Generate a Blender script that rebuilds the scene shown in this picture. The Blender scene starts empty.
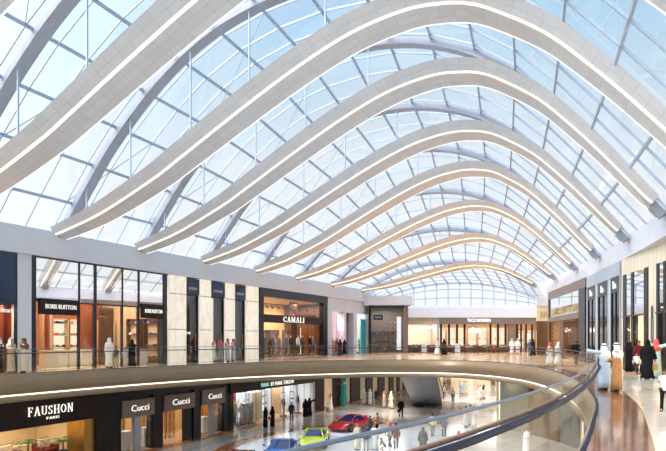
import bpy, bmesh, math, random
from mathutils import Vector, Matrix
rnd = random.Random(7)
SC = bpy.context.scene
COL = SC.collection
PI = math.pi
# world axes: X across the mall (left wall at -28), Y along it, Z up; upper floor z=0, lower floor z=-5.5
F, HZ, CX, EYE = 590.0, 339.0, 333.0, 1.7
TH = math.atan2(292, 590); S, Cc = math.sin(TH), math.cos(TH)
LOW = -5.5

def at_z(x, y, z):
    rx = (x-CX)/F; d = (EYE-z)*F/(y-HZ)
    return Vector((d*(rx*Cc-S), d*(rx*S+Cc), z))
def depth_of(p): return -S*p[0]+Cc*p[1]

# ---------------------------------------------------------------- materials
def newmat(name):
    m = bpy.data.materials.new(name); m.use_nodes = True
    nt = m.node_tree; nt.nodes.clear()
    out = nt.nodes.new('ShaderNodeOutputMaterial')
    return m, nt, out
def ramp(nt, stops):
    r = nt.nodes.new('ShaderNodeValToRGB')
    el = r.color_ramp.elements
    while len(el) < len(stops): el.new(0.5)
    for e, (p, c) in zip(el, stops): e.position = p; e.color = (*c, 1)
    return r
def srgb(r, g, b):
    f = lambda c: (c/255/12.92 if c/255 <= .04045 else ((c/255+.055)/1.055)**2.4)
    return (f(r), f(g), f(b))
def mat(name, col, rough=.5, metal=0.0, var=.06, scale=3.0, spec=.5, coat=0.0, alpha=None, emit=None, estr=0.0):
    m, nt, out = newmat(name)
    b = nt.nodes.new('ShaderNodeBsdfPrincipled')
    tc = nt.nodes.new('ShaderNodeTexCoord'); n = nt.nodes.new('ShaderNodeTexNoise')
    n.inputs['Scale'].default_value = scale; n.inputs['Detail'].default_value = 3
    nt.links.new(tc.outputs['Object'], n.inputs['Vector'])
    r = ramp(nt, [(.3, tuple(c*(1-var) for c in col)), (.7, tuple(min(1, c*(1+var)) for c in col))])
    nt.links.new(n.outputs['Fac'], r.inputs['Fac']); nt.links.new(r.outputs['Color'], b.inputs['Base Color'])
    b.inputs['Roughness'].default_value = rough; b.inputs['Metallic'].default_value = metal
    b.inputs['Specular IOR Level'].default_value = spec
    b.inputs['Coat Weight'].default_value = coat
    if emit:
        b.inputs['Emission Color'].default_value = (*emit, 1); b.inputs['Emission Strength'].default_value = estr
    nt.links.new(b.outputs[0], out.inputs[0])
    return m
def emis(name, col, s):
    m, nt, out = newmat(name)
    e = nt.nodes.new('ShaderNodeEmission'); e.inputs[0].default_value = (*col, 1); e.inputs[1].default_value = s
    nt.links.new(e.outputs[0], out.inputs[0]); return m
def glass(name, tint, refl=.06, fres=.5, rough=.0, noise=0):
    m, nt, out = newmat(name)
    t = nt.nodes.new('ShaderNodeBsdfTransparent'); t.inputs[0].default_value = (*tint, 1)
    g = nt.nodes.new('ShaderNodeBsdfGlossy'); g.inputs['Roughness'].default_value = rough; g.inputs[0].default_value = (1, 1, 1, 1)
    lw = nt.nodes.new('ShaderNodeLayerWeight'); lw.inputs['Blend'].default_value = .25
    ma = nt.nodes.new('ShaderNodeMath'); ma.operation = 'MULTIPLY_ADD'
    nt.links.new(lw.outputs['Facing'], ma.inputs[0]); ma.inputs[1].default_value = fres; ma.inputs[2].default_value = refl
    ma.use_clamp = True
    mx = nt.nodes.new('ShaderNodeMixShader')
    nt.links.new(ma.outputs[0], mx.inputs[0]); nt.links.new(t.outputs[0], mx.inputs[1]); nt.links.new(g.outputs[0], mx.inputs[2])
    nt.links.new(mx.outputs[0], out.inputs[0]); return m
def marble(name, c1, c2, vein, scale=.6, rough=.12, tile=None, grout=None, coat=0, coords='Object'):
    m, nt, out = newmat(name)
    b = nt.nodes.new('ShaderNodeBsdfPrincipled')
    tc = nt.nodes.new('ShaderNodeTexCoord')
    n = nt.nodes.new('ShaderNodeTexNoise'); n.inputs['Scale'].default_value = scale; n.inputs['Detail'].default_value = 6
    n.inputs['Distortion'].default_value = 1.2
    nt.links.new(tc.outputs[coords], n.inputs['Vector'])
    r = ramp(nt, [(.3, c1), (.55, c2), (.7, c1)]); nt.links.new(n.outputs['Fac'], r.inputs['Fac'])
    w = nt.nodes.new('ShaderNodeTexWave'); w.inputs['Scale'].default_value = scale*.8; w.inputs['Distortion'].default_value = 9
    w.inputs['Detail'].default_value = 4; w.inputs['Detail Scale'].default_value = 1.4
    nt.links.new(tc.outputs[coords], w.inputs['Vector'])
    vr = ramp(nt, [(.0, (.45, .45, .45)), (.05, (.2, .2, .2)), (.14, (0, 0, 0))]); nt.links.new(w.outputs['Fac'], vr.inputs['Fac'])
    mx = nt.nodes.new('ShaderNodeMixRGB'); mx.inputs[2].default_value = (*vein, 1)
    nt.links.new(vr.outputs['Color'], mx.inputs[0]); nt.links.new(r.outputs['Color'], mx.inputs[1])
    last = mx.outputs[0]
    if tile:
        br = nt.nodes.new('ShaderNodeTexBrick'); br.offset = 0; br.inputs['Scale'].default_value = 1
        br.inputs['Brick Width'].default_value = tile[0]; br.inputs['Row Height'].default_value = tile[1]
        br.inputs['Mortar Size'].default_value = .012
        br.inputs['Color1'].default_value = (1, 1, 1, 1); br.inputs['Color2'].default_value = (tile[2], tile[2], tile[2], 1)
        br.inputs['Mortar'].default_value = (*(grout or (.6, .6, .6)), 1)
        nt.links.new(tc.outputs[coords], br.inputs['Vector'])
        m2 = nt.nodes.new('ShaderNodeMixRGB'); m2.blend_type = 'MULTIPLY'; m2.inputs[0].default_value = 1
        nt.links.new(last, m2.inputs[1]); nt.links.new(br.outputs['Color'], m2.inputs[2]); last = m2.outputs[0]
    nt.links.new(last, b.inputs['Base Color'])
    b.inputs['Roughness'].default_value = rough; b.inputs['Coat Weight'].default_value = coat
    nt.links.new(b.outputs[0], out.inputs[0]); return m
def seamed(name, col, seam, rough, metal, bw, rh, off=.5, mort=.02, coords='UV', var=.92):
    m, nt, out = newmat(name)
    b = nt.nodes.new('ShaderNodeBsdfPrincipled'); tc = nt.nodes.new('ShaderNodeTexCoord')
    br = nt.nodes.new('ShaderNodeTexBrick'); br.offset = off
    br.inputs['Scale'].default_value = 1; br.inputs['Brick Width'].default_value = bw; br.inputs['Row Height'].default_value = rh
    br.inputs['Mortar Size'].default_value = mort; br.inputs['Mortar Smooth'].default_value = .3
    br.inputs['Color1'].default_value = (*col, 1); br.inputs['Color2'].default_value = (*[c*var for c in col], 1)
    br.inputs['Mortar'].default_value = (*seam, 1)
    nt.links.new(tc.outputs[coords], br.inputs['Vector']); nt.links.new(br.outputs['Color'], b.inputs['Base Color'])
    b.inputs['Roughness'].default_value = rough; b.inputs['Metallic'].default_value = metal
    nt.links.new(b.outputs[0], out.inputs[0]); return m
def wood(name, c1, c2, rough=.35, scale=1.5, axis=(6, 6, .4)):
    m, nt, out = newmat(name)
    b = nt.nodes.new('ShaderNodeBsdfPrincipled'); tc = nt.nodes.new('ShaderNodeTexCoord')
    mp = nt.nodes.new('ShaderNodeMapping'); mp.inputs['Scale'].default_value = axis
    n = nt.nodes.new('ShaderNodeTexNoise'); n.inputs['Scale'].default_value = scale; n.inputs['Detail'].default_value = 5
    nt.links.new(tc.outputs['Object'], mp.inputs[0]); nt.links.new(mp.outputs[0], n.inputs['Vector'])
    r = ramp(nt, [(.3, c1), (.7, c2)]); nt.links.new(n.outputs['Fac'], r.inputs['Fac'])
    nt.links.new(r.outputs['Color'], b.inputs['Base Color']); b.inputs['Roughness'].default_value = rough
    nt.links.new(b.outputs[0], out.inputs[0]); return m

M = {}
def build_mats():
    M['rib'] = seamed('brushed silver panel', srgb(218, 222, 227), srgb(192, 196, 200), .45, .25, .6, .35, 0, .010)
    M['outer'] = mat('grey painted steel', srgb(150, 156, 168), .5, .1)
    M['mullion'] = mat('blue grey mullion', srgb(158, 172, 190), .5, .1)
    M['led'] = emis('warm white light strip', (1, .86, .60), 1.2)
    M['led_soft'] = emis('soft white light strip', (1, .93, .82), .9)
    M['cove'] = emis('cove light', (1, .85, .64), 2.0)
    M['roofglass'] = glass('vault glass', (.94, .97, 1.0), .015, .14)
    M['balglass'] = glass('balustrade glass', (.955, .97, .965), .012, .12)
    M['shopglass'] = glass('shop glass', (.97, .98, .98), .02, .08)
    M['transom'] = glass('mirror coated glass', (.75, .80, .85), .82, .18)
    M['darkglass'] = mat('dark blue glass panel', srgb(44, 56, 78), .08, .5, .3, .35)
    M['white'] = mat('white plaster', srgb(212, 217, 226), .6, 0, .02, 1.0)
    M['offwhite'] = mat('warm white plaster', srgb(228, 220, 205), .6, 0, .03, 1.0)
    M['grey'] = mat('grey plaster', srgb(170, 170, 174), .6, 0, .03, 1)
    M['fascia'] = mat('tan satin fascia', srgb(150, 128, 100), .38, .3, .05, .6)
    M['soffit'] = mat('tan soffit', srgb(190, 172, 140), .5, 0, .04, 1)
    M['black'] = mat('black lacquer', srgb(20, 19, 22), .3, 0, .2, 2, .3)
    M['brownblack'] = mat('dark brown cladding', srgb(44, 32, 31), .45, 0, .15, 1.5, .2)
    M['charcoal'] = mat('charcoal metal', srgb(50, 52, 60), .35, .5, .1, 2)
    M['navyframe'] = mat('dark blue steel frame', srgb(44, 52, 64), .3, .3, .1, 2)
    M['caprail'] = mat('blue grey steel rail', srgb(92, 110, 132), .4, .2, .05, 2)
    M['darkrail'] = mat('navy lacquered rail', srgb(26, 32, 56), .5, 0, .1, 3, .15)
    M['brownrail'] = wood('brown wood rail top', srgb(80, 52, 38), srgb(116, 80, 58), .5)
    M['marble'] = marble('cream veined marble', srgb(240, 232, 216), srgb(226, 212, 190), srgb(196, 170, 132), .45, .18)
    M['marble'].node_tree.nodes['Principled BSDF'].inputs['Emission Strength'].default_value = .28; M['marble'].node_tree.nodes['Principled BSDF'].inputs['Emission Color'].default_value = (1, .93, .8, 1)  # even glow put into the marble to brighten the pilasters, as if backlit
    M['silverblue'] = mat('silver blue cladding', srgb(176, 190, 204), .3, .35, .05, .6)
    M['smokeglass'] = mat('grey green glass wall', srgb(120, 124, 116), .08, .1, .2, .4)
    M['bronze'] = mat('bronze cladding', srgb(122, 92, 66), .25, .4, .15, .6)
    M['orange'] = wood('orange wood', srgb(134, 72, 44), srgb(166, 96, 62))
    M['redwood'] = wood('red brown wood', srgb(122, 52, 36), srgb(160, 76, 50))
    M['walnut'] = wood('walnut', srgb(74, 46, 34), srgb(106, 70, 50))
    M['oak'] = wood('light oak', srgb(178, 144, 108), srgb(206, 174, 136))
    M['cream'] = mat('cream wall', srgb(226, 204, 166), .55, 0, .04, 1)
    M['gold'] = mat('brushed gold', srgb(196, 150, 78), .3, .8, .1, 4)
    M['goldpanel'] = seamed('pale gold panel', srgb(238, 230, 208), srgb(190, 174, 136), .35, .1, .55, 8, 0, .02, 'Object')
    M['pink'] = glass('pink glass', (.97, .84, .90), .06, .2)
    M['teal'] = mat('teal panel', srgb(104, 212, 222), .3, 0, .08, 1)
    M['pinkpanel'] = mat('pink panel', srgb(232, 200, 214), .4, 0, .12, .8)
    M['letter'] = emis('lit white lettering', (1, .97, .9), .8)
    M['letter_bright'] = emis('bright white lettering', (1, .98, .95), 1.8)
    M['letter_warm'] = emis('lit warm lettering', (1, .93, .78), .9)
    M['letter_green'] = emis('lit green lettering', (.45, .9, .75), .6)
    M['letter_dim'] = mat('pale lettering', srgb(220, 220, 220), .4)
    M['letter_gold'] = mat('gold lettering', srgb(200, 170, 110), .3, .6)
    M['taupe'] = mat('taupe sign panel', srgb(128, 112, 104), .4, .2, .05, 2)
    M['lamp'] = emis('downlight', (1, .9, .74), 8)
    M['lampwhite'] = emis('white lamp', (1, .97, .92), 5)
    M['backlit'] = emis('backlit shelf panel', (1, .84, .62), .7)
    M['backlit_white'] = emis('backlit white panel', (.93, .96, 1), .62)
    M['shopfloor'] = marble('shop floor stone', srgb(212, 190, 160), srgb(196, 172, 140), srgb(170, 140, 110), .4, .15)
    M['green'] = mat('leaf green', srgb(70, 120, 52), .5, 0, .35, 8)
    M['redflower'] = mat('red flowers', srgb(190, 62, 52), .6, 0, .35, 12)
    M['cushion'] = mat('cream cushion', srgb(228, 206, 176), .8, 0, .06, 4)
    M['redseat'] = mat('dark red leather', srgb(110, 28, 30), .4, 0, .12, 4)
    M['pot'] = mat('dark pot', srgb(60, 48, 42), .5)
    M['escal'] = seamed('grey panelled cladding', srgb(160, 168, 180), srgb(96, 102, 112), .4, .2, 1.45, 2.0, 0, .03, 'UV')
    M['escal_side'] = mat('brushed steel side', srgb(150, 146, 142), .35, .5)
    M['rubber'] = mat('black rubber', srgb(20, 20, 22), .6)
    M['curtain'] = seamed('pleated beige curtain', srgb(200, 186, 164), srgb(160, 144, 120), .7, 0, .28, 9, 0, .06, 'Object')
    M['skin'] = mat('skin', srgb(178, 128, 98), .55, 0, .05, 10)
    M['skin_dark'] = mat('tan skin', srgb(140, 94, 68), .55, 0, .05, 10)
    M['hair'] = mat('black hair', srgb(24, 20, 20), .5, 0, .2, 20)
    M['orangehair'] = mat('orange brown scarf', srgb(190, 92, 52), .7)
    cl = dict(c_white=(232, 230, 226), c_cream=(222, 210, 186), c_beige=(196, 178, 150), c_blue=(176, 196, 224), c_tan=(168, 126, 84),
              c_black=(20, 19, 22), c_grey=(150, 150, 150), c_navy=(40, 52, 78), c_slate=(94, 104, 122), c_mint=(190, 212, 202), c_red=(200, 96, 92),
              c_pinkred=(206, 112, 104), c_darkred=(110, 32, 36), c_brown=(120, 84, 56), c_khaki=(150, 122, 84), c_ltgrey=(196, 196, 198), c_jean=(60, 78, 110),
              c_dgrey=(70, 70, 74), c_teal=(56, 156, 150))
    for k, v in cl.items(): M[k] = mat('cloth '+k[2:], srgb(*v), .85, 0, .05, 6, .2)
    M['agal'] = mat('black cord', srgb(14, 14, 15), .7)
    M['mann'] = mat('mannequin grey', srgb(170, 160, 150), .4)
    for k, v in dict(car_red=(186, 24, 40), car_yellow=(196, 204, 30), car_blue=(44, 104, 176), car_wine=(120, 14, 28)).items():
        M[k] = mat('paint '+k[4:], srgb(*v), .22, .15, .02, 1, .5, 1.0)
    M['carglass'] = mat('dark tinted car glass', srgb(18, 34, 84), .05, .2, .1, 1, .8)
    M['headlight'] = mat('clear headlight', srgb(226, 232, 240), .1, .3)
    M['alloy'] = mat('dark alloy', srgb(90, 92, 96), .3, .8)
    M['plinth'] = mat('white plinth', srgb(226, 228, 232), .25)
    M['paper'] = mat('gift red', srgb(206, 50, 40), .5)
    for i, v in enumerate([(190, 40, 60), (40, 70, 140), (230, 200, 90), (60, 140, 110), (240, 240, 235), (120, 60, 140), (210, 110, 40), (30, 30, 34)]):
        M['good%d' % i] = mat('goods %d' % i, srgb(*v), .5)
    # rainbow poster
    m, nt, out = newmat('rainbow poster'); b = nt.nodes.new('ShaderNodeBsdfPrincipled'); tc = nt.nodes.new('ShaderNodeTexCoord')
    sp = nt.nodes.new('ShaderNodeSeparateXYZ'); nt.links.new(tc.outputs['Generated'], sp.inputs[0])
    n = nt.nodes.new('ShaderNodeTexNoise'); n.inputs['Scale'].default_value = 2.5; nt.links.new(tc.outputs['Generated'], n.inputs['Vector'])
    ad = nt.nodes.new('ShaderNodeMath'); ad.operation = 'MULTIPLY_ADD'; ad.inputs[1].default_value = .5
    nt.links.new(n.outputs['Fac'], ad.inputs[0]); nt.links.new(sp.outputs['Z'], ad.inputs[2])
    r = ramp(nt, [(.35, srgb(60, 60, 150)), (.55, srgb(70, 150, 80)), (.75, srgb(240, 200, 60)), (.95, srgb(240, 120, 40)), (1.1, srgb(220, 60, 40))])
    nt.links.new(ad.outputs[0], r.inputs['Fac']); nt.links.new(r.outputs['Color'], b.inputs['Base Color']); nt.links.new(b.outputs[0], out.inputs[0])
    M['poster'] = m
    # upper floor: cream marble near the foreground shops, orange-brown polished marble further down the mall
    m = marble('cream polished floor', srgb(232, 224, 208), srgb(218, 206, 186), srgb(202, 182, 150), .22, .10, (1.8, 1.8, .97), (.86, .84, .8)); M['floor_cream'] = m
    M['floor_orange'] = marble('orange brown polished floor', srgb(242, 202, 164), srgb(230, 178, 136), srgb(208, 152, 112), .16, .16, (2.4, 2.4, .93), (.8, .75, .7))
    M['floor_pink'] = marble('pale rose polished floor', srgb(226, 198, 172), srgb(212, 176, 146), srgb(190, 146, 116), .2, .10, (2.4, 2.4, .95), (.85, .8, .75))
    M['band_brown'] = marble('brown marble band', srgb(150, 100, 74), srgb(110, 70, 50), srgb(190, 146, 112), .8, .10)
    M['band_light'] = marble('pale stone band', srgb(236, 222, 200), srgb(224, 206, 180), srgb(206, 184, 150), .5, .12)
    M['low_floor'] = marble('pale grey polished floor', srgb(196, 192, 188), srgb(180, 175, 171), srgb(162, 156, 150), .12, .14, (3.0, 3.0, .9), (.88, .86, .84))
    M['low_white'] = mat('white show floor', srgb(204, 207, 214), .2, 0, .02, .3)
    M['low_brown'] = marble('russet stone inlay', srgb(176, 118, 82), srgb(148, 92, 62), srgb(190, 140, 104), .5, .15)
    M['low_dark'] = marble('taupe stone band', srgb(176, 166, 158), srgb(160, 150, 144), srgb(150, 138, 130), .3, .15)

# ---------------------------------------------------------------- mesh builder
class MB:
    def __init__(s): s.v = []; s.f = []; s.m = []; s.uv = None
    def add(s, vs, fs, mi=0):
        o = len(s.v); s.v += [tuple(v) for v in vs]
        for f in fs: s.f.append(tuple(i+o for i in f)); s.m.append(mi)
    def box(s, x0, x1, y0, y1, z0, z1, mi=0, mtx=None):
        vs = [Vector(p) for p in ((x0,y0,z0),(x1,y0,z0),(x1,y1,z0),(x0,y1,z0),(x0,y0,z1),(x1,y0,z1),(x1,y1,z1),(x0,y1,z1))]
        if mtx is not None: vs = [mtx @ v for v in vs]
        s.add(vs, [(0,3,2,1),(4,5,6,7),(0,1,5,4),(1,2,6,5),(2,3,7,6),(3,0,4,7)], mi)
    def loft(s, rings, closed=True, caps=True, mi=0, loop=False):
        n = len(rings[0]); vs = [p for r in rings for p in r]; fs = []
        R = len(rings)
        for i in range(R if loop else R-1):
            a, b = i*n, ((i+1) % R)*n
            for j in range(n if closed else n-1):
                k = (j+1) % n
                fs.append((a+j, a+k, b+k, b+j))
        if caps and closed and not loop:
            fs.append(tuple(range(n-1, -1, -1))); fs.append(tuple(range((R-1)*n, R*n)))
        s.add(vs, fs, mi)
    def tube(s, pts, rad, n=8, mi=0, caps=True, flat=1.0):
        pts = [Vector(p) for p in pts]; rings = []
        up0 = Vector((0, 0, 1))
        for i, p in enumerate(pts):
            t = (pts[min(i+1, len(pts)-1)]-pts[max(i-1, 0)])
            if t.length < 1e-6: t = Vector((0, 0, 1))
            t.normalize()
            u = up0 if abs(t.z) < .93 else Vector((0, 1, 0))
            a = t.cross(u).normalized(); b = a.cross(t).normalized()
            r = rad[i] if isinstance(rad, (list, tuple)) else rad
            rings.append([p+a*math.cos(2*PI*k/n)*r+b*math.sin(2*PI*k/n)*r*flat for k in range(n)])
        s.loft(rings, True, caps, mi)
    def bar(s, p, q, w, h=None, up=(0, 0, 1), mi=0):
        h = h or w; p = Vector(p); q = Vector(q); t = (q-p).normalized(); u = Vector(up)
        a = t.cross(u)
        if a.length < 1e-4: a = t.cross(Vector((1, 0, 0)))
        a.normalize(); b = a.cross(t).normalized()
        s.loft([[c+a*sx*w/2+b*sy*h/2 for sx, sy in ((-1,-1),(1,-1),(1,1),(-1,1))] for c in (p, q)], True, True, mi)
    def ell(s, c, r, n=10, m=6, mi=0, mtx=None):
        c = Vector(c); rings = []
        for i in range(m+1):
            a = -PI/2+PI*i/m
            ca = max(math.cos(a), .03)
            ring = [Vector((r[0]*ca*math.cos(2*PI*k/n), r[1]*ca*math.sin(2*PI*k/n), r[2]*math.sin(a))) for k in range(n)]
            rings.append([c+(mtx @ v if mtx is not None else v) for v in ring])
        s.loft(rings, True, True, mi)
    def lathe(s, prof, c=(0, 0, 0), n=16, mi=0, caps=True, axis='z'):
        c = Vector(c); rings = []
        for r, h in prof:
            ring = []
            for k in range(n):
                x, y = r*math.cos(2*PI*k/n), r*math.sin(2*PI*k/n)
                ring.append(c+(Vector((x, y, h)) if axis == 'z' else Vector((h, x, y))))
            rings.append(ring)
        s.loft(rings, True, caps, mi)
    def mesh(s, name, mats, smooth=False, fix=True):
        me = bpy.data.meshes.new(name); me.from_pydata(s.v, [], s.f)
        for m in (mats if isinstance(mats, (list, tuple)) else [mats]): me.materials.append(m)
        for p, i in zip(me.polygons, s.m): p.material_index = i; p.use_smooth = smooth
        if fix:
            b = bmesh.new(); b.from_mesh(me); bmesh.ops.recalc_face_normals(b, faces=b.faces); b.to_mesh(me); b.free()
        return me
    def obj(s, name, mats, parent=None, smooth=False, fix=True, world=False):
        o = bpy.data.objects.new(name, s.mesh(name, mats, smooth, fix)); COL.objects.link(o)
        if parent:
            o.parent = parent
            if world: o.matrix_parent_inverse = parent.matrix_world.inverted()
        return o
def tag(o, label, cat, group=None, kind='thing'):
    o['label'] = label; o['category'] = cat; o['kind'] = kind
    if group: o['group'] = group
    return o
def struct(o): o['kind'] = 'structure'; return o
def empty(name, loc=(0, 0, 0), rz=0):
    o = bpy.data.objects.new(name, None); COL.objects.link(o); o.empty_display_size = .2
    o.matrix_world = Matrix.Translation(loc) @ Matrix.Rotation(rz, 4, 'Z')
    return o
def smooth_curve(pts, n):
    """Catmull-Rom through pts, n points per span"""
    out = []; P = [Vector(p) for p in pts]
    for i in range(len(P)-1):
        a = P[max(i-1, 0)]; b = P[i]; c = P[i+1]; d = P[min(i+2, len(P)-1)]
        for k in range(n):
            t = k/n
            out.append(.5*((2*b)+(c-a)*t+(2*a-5*b+4*c-d)*t*t+(3*b-a-3*c+d)*t**3))
    out.append(P[-1]); return out
def resample(pts, n):
    L = [0]
    for a, b in zip(pts, pts[1:]): L.append(L[-1]+(b-a).length)
    out = []; j = 0
    for i in range(n+1):
        t = L[-1]*i/n
        while j < len(L)-2 and L[j+1] < t: j += 1
        s = (t-L[j])/max(L[j+1]-L[j], 1e-9); out.append(pts[j].lerp(pts[j+1], min(s, 1)))
    return out

# ---------------------------------------------------------------- lettering
SERIF = {  # thick/thin stroke letters on a 0..1 high grid: (x0,y0,x1,y1,w) strokes, 'a' arcs
 'F': (.62, [(.14,0,.14,1,.15),(.14,.95,.60,.95,.06),(.14,.52,.45,.52,.06),(.58,.78,.58,.98,.05),(.44,.42,.44,.62,.05),(0,.025,.3,.025,.05),(0,.975,.2,.975,.05)]),
 'A': (.80, [(.10,0,.40,1,.06),(.40,1,.70,0,.16),(.2,.33,.62,.33,.06),(-.02,.025,.24,.025,.05),(.54,.025,.86,.025,.05)]),
 'U': (.78, [(.13,.3,.13,1,.15),(.65,.3,.65,1,.06),('a',.39,.3,.26,.28,180,360,.1),(0,.975,.28,.975,.05),(.52,.975,.78,.975,.05)]),
 'S': (.56, [('a',.28,.74,.2,.23,40,270,.11),('a',.28,.26,.2,.24,-140,90,.11),(.46,.72,.46,.98,.05),(.08,.02,.08,.28,.05)]),
 'H': (.82, [(.14,0,.14,1,.15),(.68,0,.68,1,.15),(.14,.5,.68,.5,.06),(0,.025,.3,.025,.05),(.54,.025,.84,.025,.05),(0,.975,.3,.975,.05),(.54,.975,.84,.975,.05)]),
 'O': (.80, [('a',.40,.5,.33,.48,0,360,.12)]),
 'N': (.84, [(.14,0,.14,1,.06),(.14,1,.70,0,.16),(.70,0,.70,1,.06),(0,.025,.28,.025,.05),(.56,.975,.84,.975,.05),(0,.975,.2,.975,.05)]),
 'C': (.72, [('a',.40,.5,.33,.48,45,315,.12),(.64,.68,.64,.96,.05),(.64,.06,.64,.3,.05)]),
 'M': (.98, [(.13,0,.13,1,.06),(.13,1,.48,.1,.15),(.48,.1,.82,1,.06),(.82,0,.82,1,.15),(0,.025,.26,.025,.05),(.68,.025,.96,.025,.05),(0,.975,.2,.975,.05),(.78,.975,.96,.975,.05)]),
 'L': (.62, [(.14,0,.14,1,.15),(.14,.04,.6,.04,.06),(.58,.04,.58,.26,.05),(0,.975,.3,.975,.05),(0,.025,.2,.025,.05)]),
 'I': (.34, [(.15,0,.15,1,.15),(0,.025,.3,.025,.05),(0,.975,.3,.975,.05)]),
 'T': (.68, [(.34,0,.34,1,.15),(.02,.96,.66,.96,.06),(.03,.74,.03,.98,.05),(.65,.74,.65,.98,.05),(.2,.025,.48,.025,.05)]),
 'P': (.64, [(.14,0,.14,1,.15),('a',.3,.74,.27,.23,-90,90,.11),(.14,.97,.3,.97,.06),(.14,.5,.3,.5,.06),(0,.025,.3,.025,.05)]),
 'R': (.74, [(.14,0,.14,1,.15),('a',.3,.74,.25,.23,-90,90,.11),(.14,.97,.3,.97,.06),(.14,.5,.3,.5,.06),(.3,.5,.68,0,.14),(0,.025,.3,.025,.05)]),
}
def serif_text(txt, h, gap=.20, depth=.05):
    mb = MB(); x = 0
    for ch in txt:
        if ch == ' ': x += .5*h; continue
        w, st = SERIF[ch]
        for s in st:
            if s[0] == 'a':
                _, cx, cy, rx, ry, a0, a1, tw = s; n = max(6, int(abs(a1-a0)/20)); rings = []
                for i in range(n+1):
                    a = math.radians(a0+(a1-a0)*i/n); ca, sa = math.cos(a), math.sin(a)
                    t = tw*.8*(.55+.45*abs(ca))
                    ring = []
                    for k, yy in ((-1, 0), (1, 0), (1, -depth), (-1, -depth)):
                        ring.append(Vector((x+(cx+(rx-.0+k*t/2)*ca)*h, yy, (cy+(ry-.03+k*t*.35)*sa)*h)))
                    rings.append(ring)
                mb.loft(rings, True, True)
            else:
                x0, y0, x1, y1, tw = s
                a = Vector((x+x0*h, -depth/2, y0*h)); b = Vector((x+x1*h, -depth/2, y1*h))
                mb.bar(a, b, tw*h*.72, depth, (0, 1, 0))
        x += (w+gap)*h
    W = x-gap*h
    for i, v in enumerate(mb.v): mb.v[i] = (v[0]-W/2, v[1], v[2]-h/2)
    return mb, W
def sans_text(txt, h, fat=.0, depth=.03, width=None):
    cu = bpy.data.curves.new('lettering', 'FONT'); cu.body = txt; cu.size = h*1.38; cu.extrude = depth/2; cu.offset = -.012*h
    cu.align_x = 'CENTER'; cu.align_y = 'CENTER'; cu.resolution_u = 2
    o = bpy.data.objects.new('lettering', cu); COL.objects.link(o)
    bpy.context.view_layer.update()
    me = bpy.data.meshes.new_from_object(o.evaluated_get(bpy.context.evaluated_depsgraph_get()))
    bpy.data.objects.remove(o); bpy.data.curves.remove(cu)
    xs = [v.co.x for v in me.vertices]; w = max(xs)-min(xs); k = (width/w) if width else 1
    me.transform(Matrix.Rotation(PI/2, 4, 'X') @ Matrix.Diagonal((k, 1, 1, 1)))
    return me
def lettering(txt, h, width, loc, material, parent, serif=False, fat=0.0):
    if serif:
        mb, W = serif_text(txt, h); k = width/W if width else 1
        mb.v = [(v[0]*k, v[1], v[2]) for v in mb.v]; me = mb.mesh('lettering', material)
    else:
        me = sans_text(txt, h, fat, .03, width); me.materials.clear(); me.materials.append(material)
    o = bpy.data.objects.new('lettering', me); COL.objects.link(o); o.parent = parent; o.location = loc
    return o
# ---------------------------------------------------------------- plan curves
OPEN_PTS = [(-4.6,-9),(-2.6,-4),(-1.72,0),(-1.36,2.3),(-1.04,3.9),(-.74,6.4),(-.6,9.5),(-.6,13),(-.75,18),(-1.6,25),(-3.2,32.5),(-5.5,39),(-8.5,43.5),(-12.5,46),(-16.5,44.8),(-20,41.5),(-23.5,36),(-25.6,29),(-26.3,22),(-26.4,14),(-26.4,4),(-26.4,-9)]
OPENING = resample(smooth_curve([(x, y, 0) for x, y in OPEN_PTS], 10), 150)
def right_wall(a):
    t = a-28.9
    return 1.6-.2*t-.002*t*t if a > 12 else 4.41+.06*(12-a)
def offset_curve(pts, d):
    """d>0 moves away from the opening (to the right of travel)"""
    out = []
    for i, p in enumerate(pts):
        t = pts[min(i+1, len(pts)-1)]-pts[max(i-1, 0)]; t.normalize()
        out.append(p+Vector((t.y, -t.x, 0))*d)
    return out

# ---------------------------------------------------------------- roof
RIB = [(-27.9,7.42),(-27.49,7.5),(-24.59,8.26),(-21.24,9.58),(-19.96,10.2),(-16.48,11.97),(-13.54,13.36),(-10.9,14.34),(-8.6,14.72),(-7.13,14.6),(-6.17,14.35),(-5.24,13.85),(-3.57,12.65),(-2.25,11.3),(-.98,9.85),(.68,7.8),(1.0,7.45)]
VAULT = [(-28.6,7.2),(-26.4,10.0),(-24.4,12.3),(-21.5,14.8),(-18.5,16.5),(-15.2,17.35),(-11.9,17.45),(-9.0,16.9),(-6.4,15.75),(-4.2,14.05),(-2.4,12.1),(-.6,9.9),(1.6,7.1)]
BAYS = [(-10,1),(-3.4,1),(3.2,1),(10.2,1),(15.8,1),(22.2,1),(28.3,1),(34.8,.91),(41.7,.86),(48.5,.71),(56,.52),(64,.30)]
def rib_right(a): return right_wall(a)-.7
def fit_profile(prof, a, hs, lb=-27.9, rb=1.0):
    R = rib_right(a); out = []
    for p, z in prof:
        x = -27.9+(p-lb)*(R+27.9)/(rb-lb)
        out.append(Vector((x, a, 7.45+(z-7.45)*hs)))
    return out
RIB_NAMES = {10.2: 'silver curved roof rib cut by the upper left corner, over the foreground', 15.8: 'big silver curved roof rib crossing the upper left glass, second from foreground',
  22.2: 'silver curved roof rib whose foot lands above the first mirrored shop window', 28.3: 'silver curved roof rib with its foot above the cream marble pilasters',
  34.8: 'silver curved roof rib with its foot above the menswear shop', 41.7: 'silver curved roof rib, fourth from the far glass end', 48.5: 'slim silver curved roof rib, third from the far glass end',
  56: 'small silver curved roof rib, second from the far glass end', 64: 'low silver curved roof rib nearest the far glass end', 3.2: 'silver curved roof rib over the top right corner'}
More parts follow.
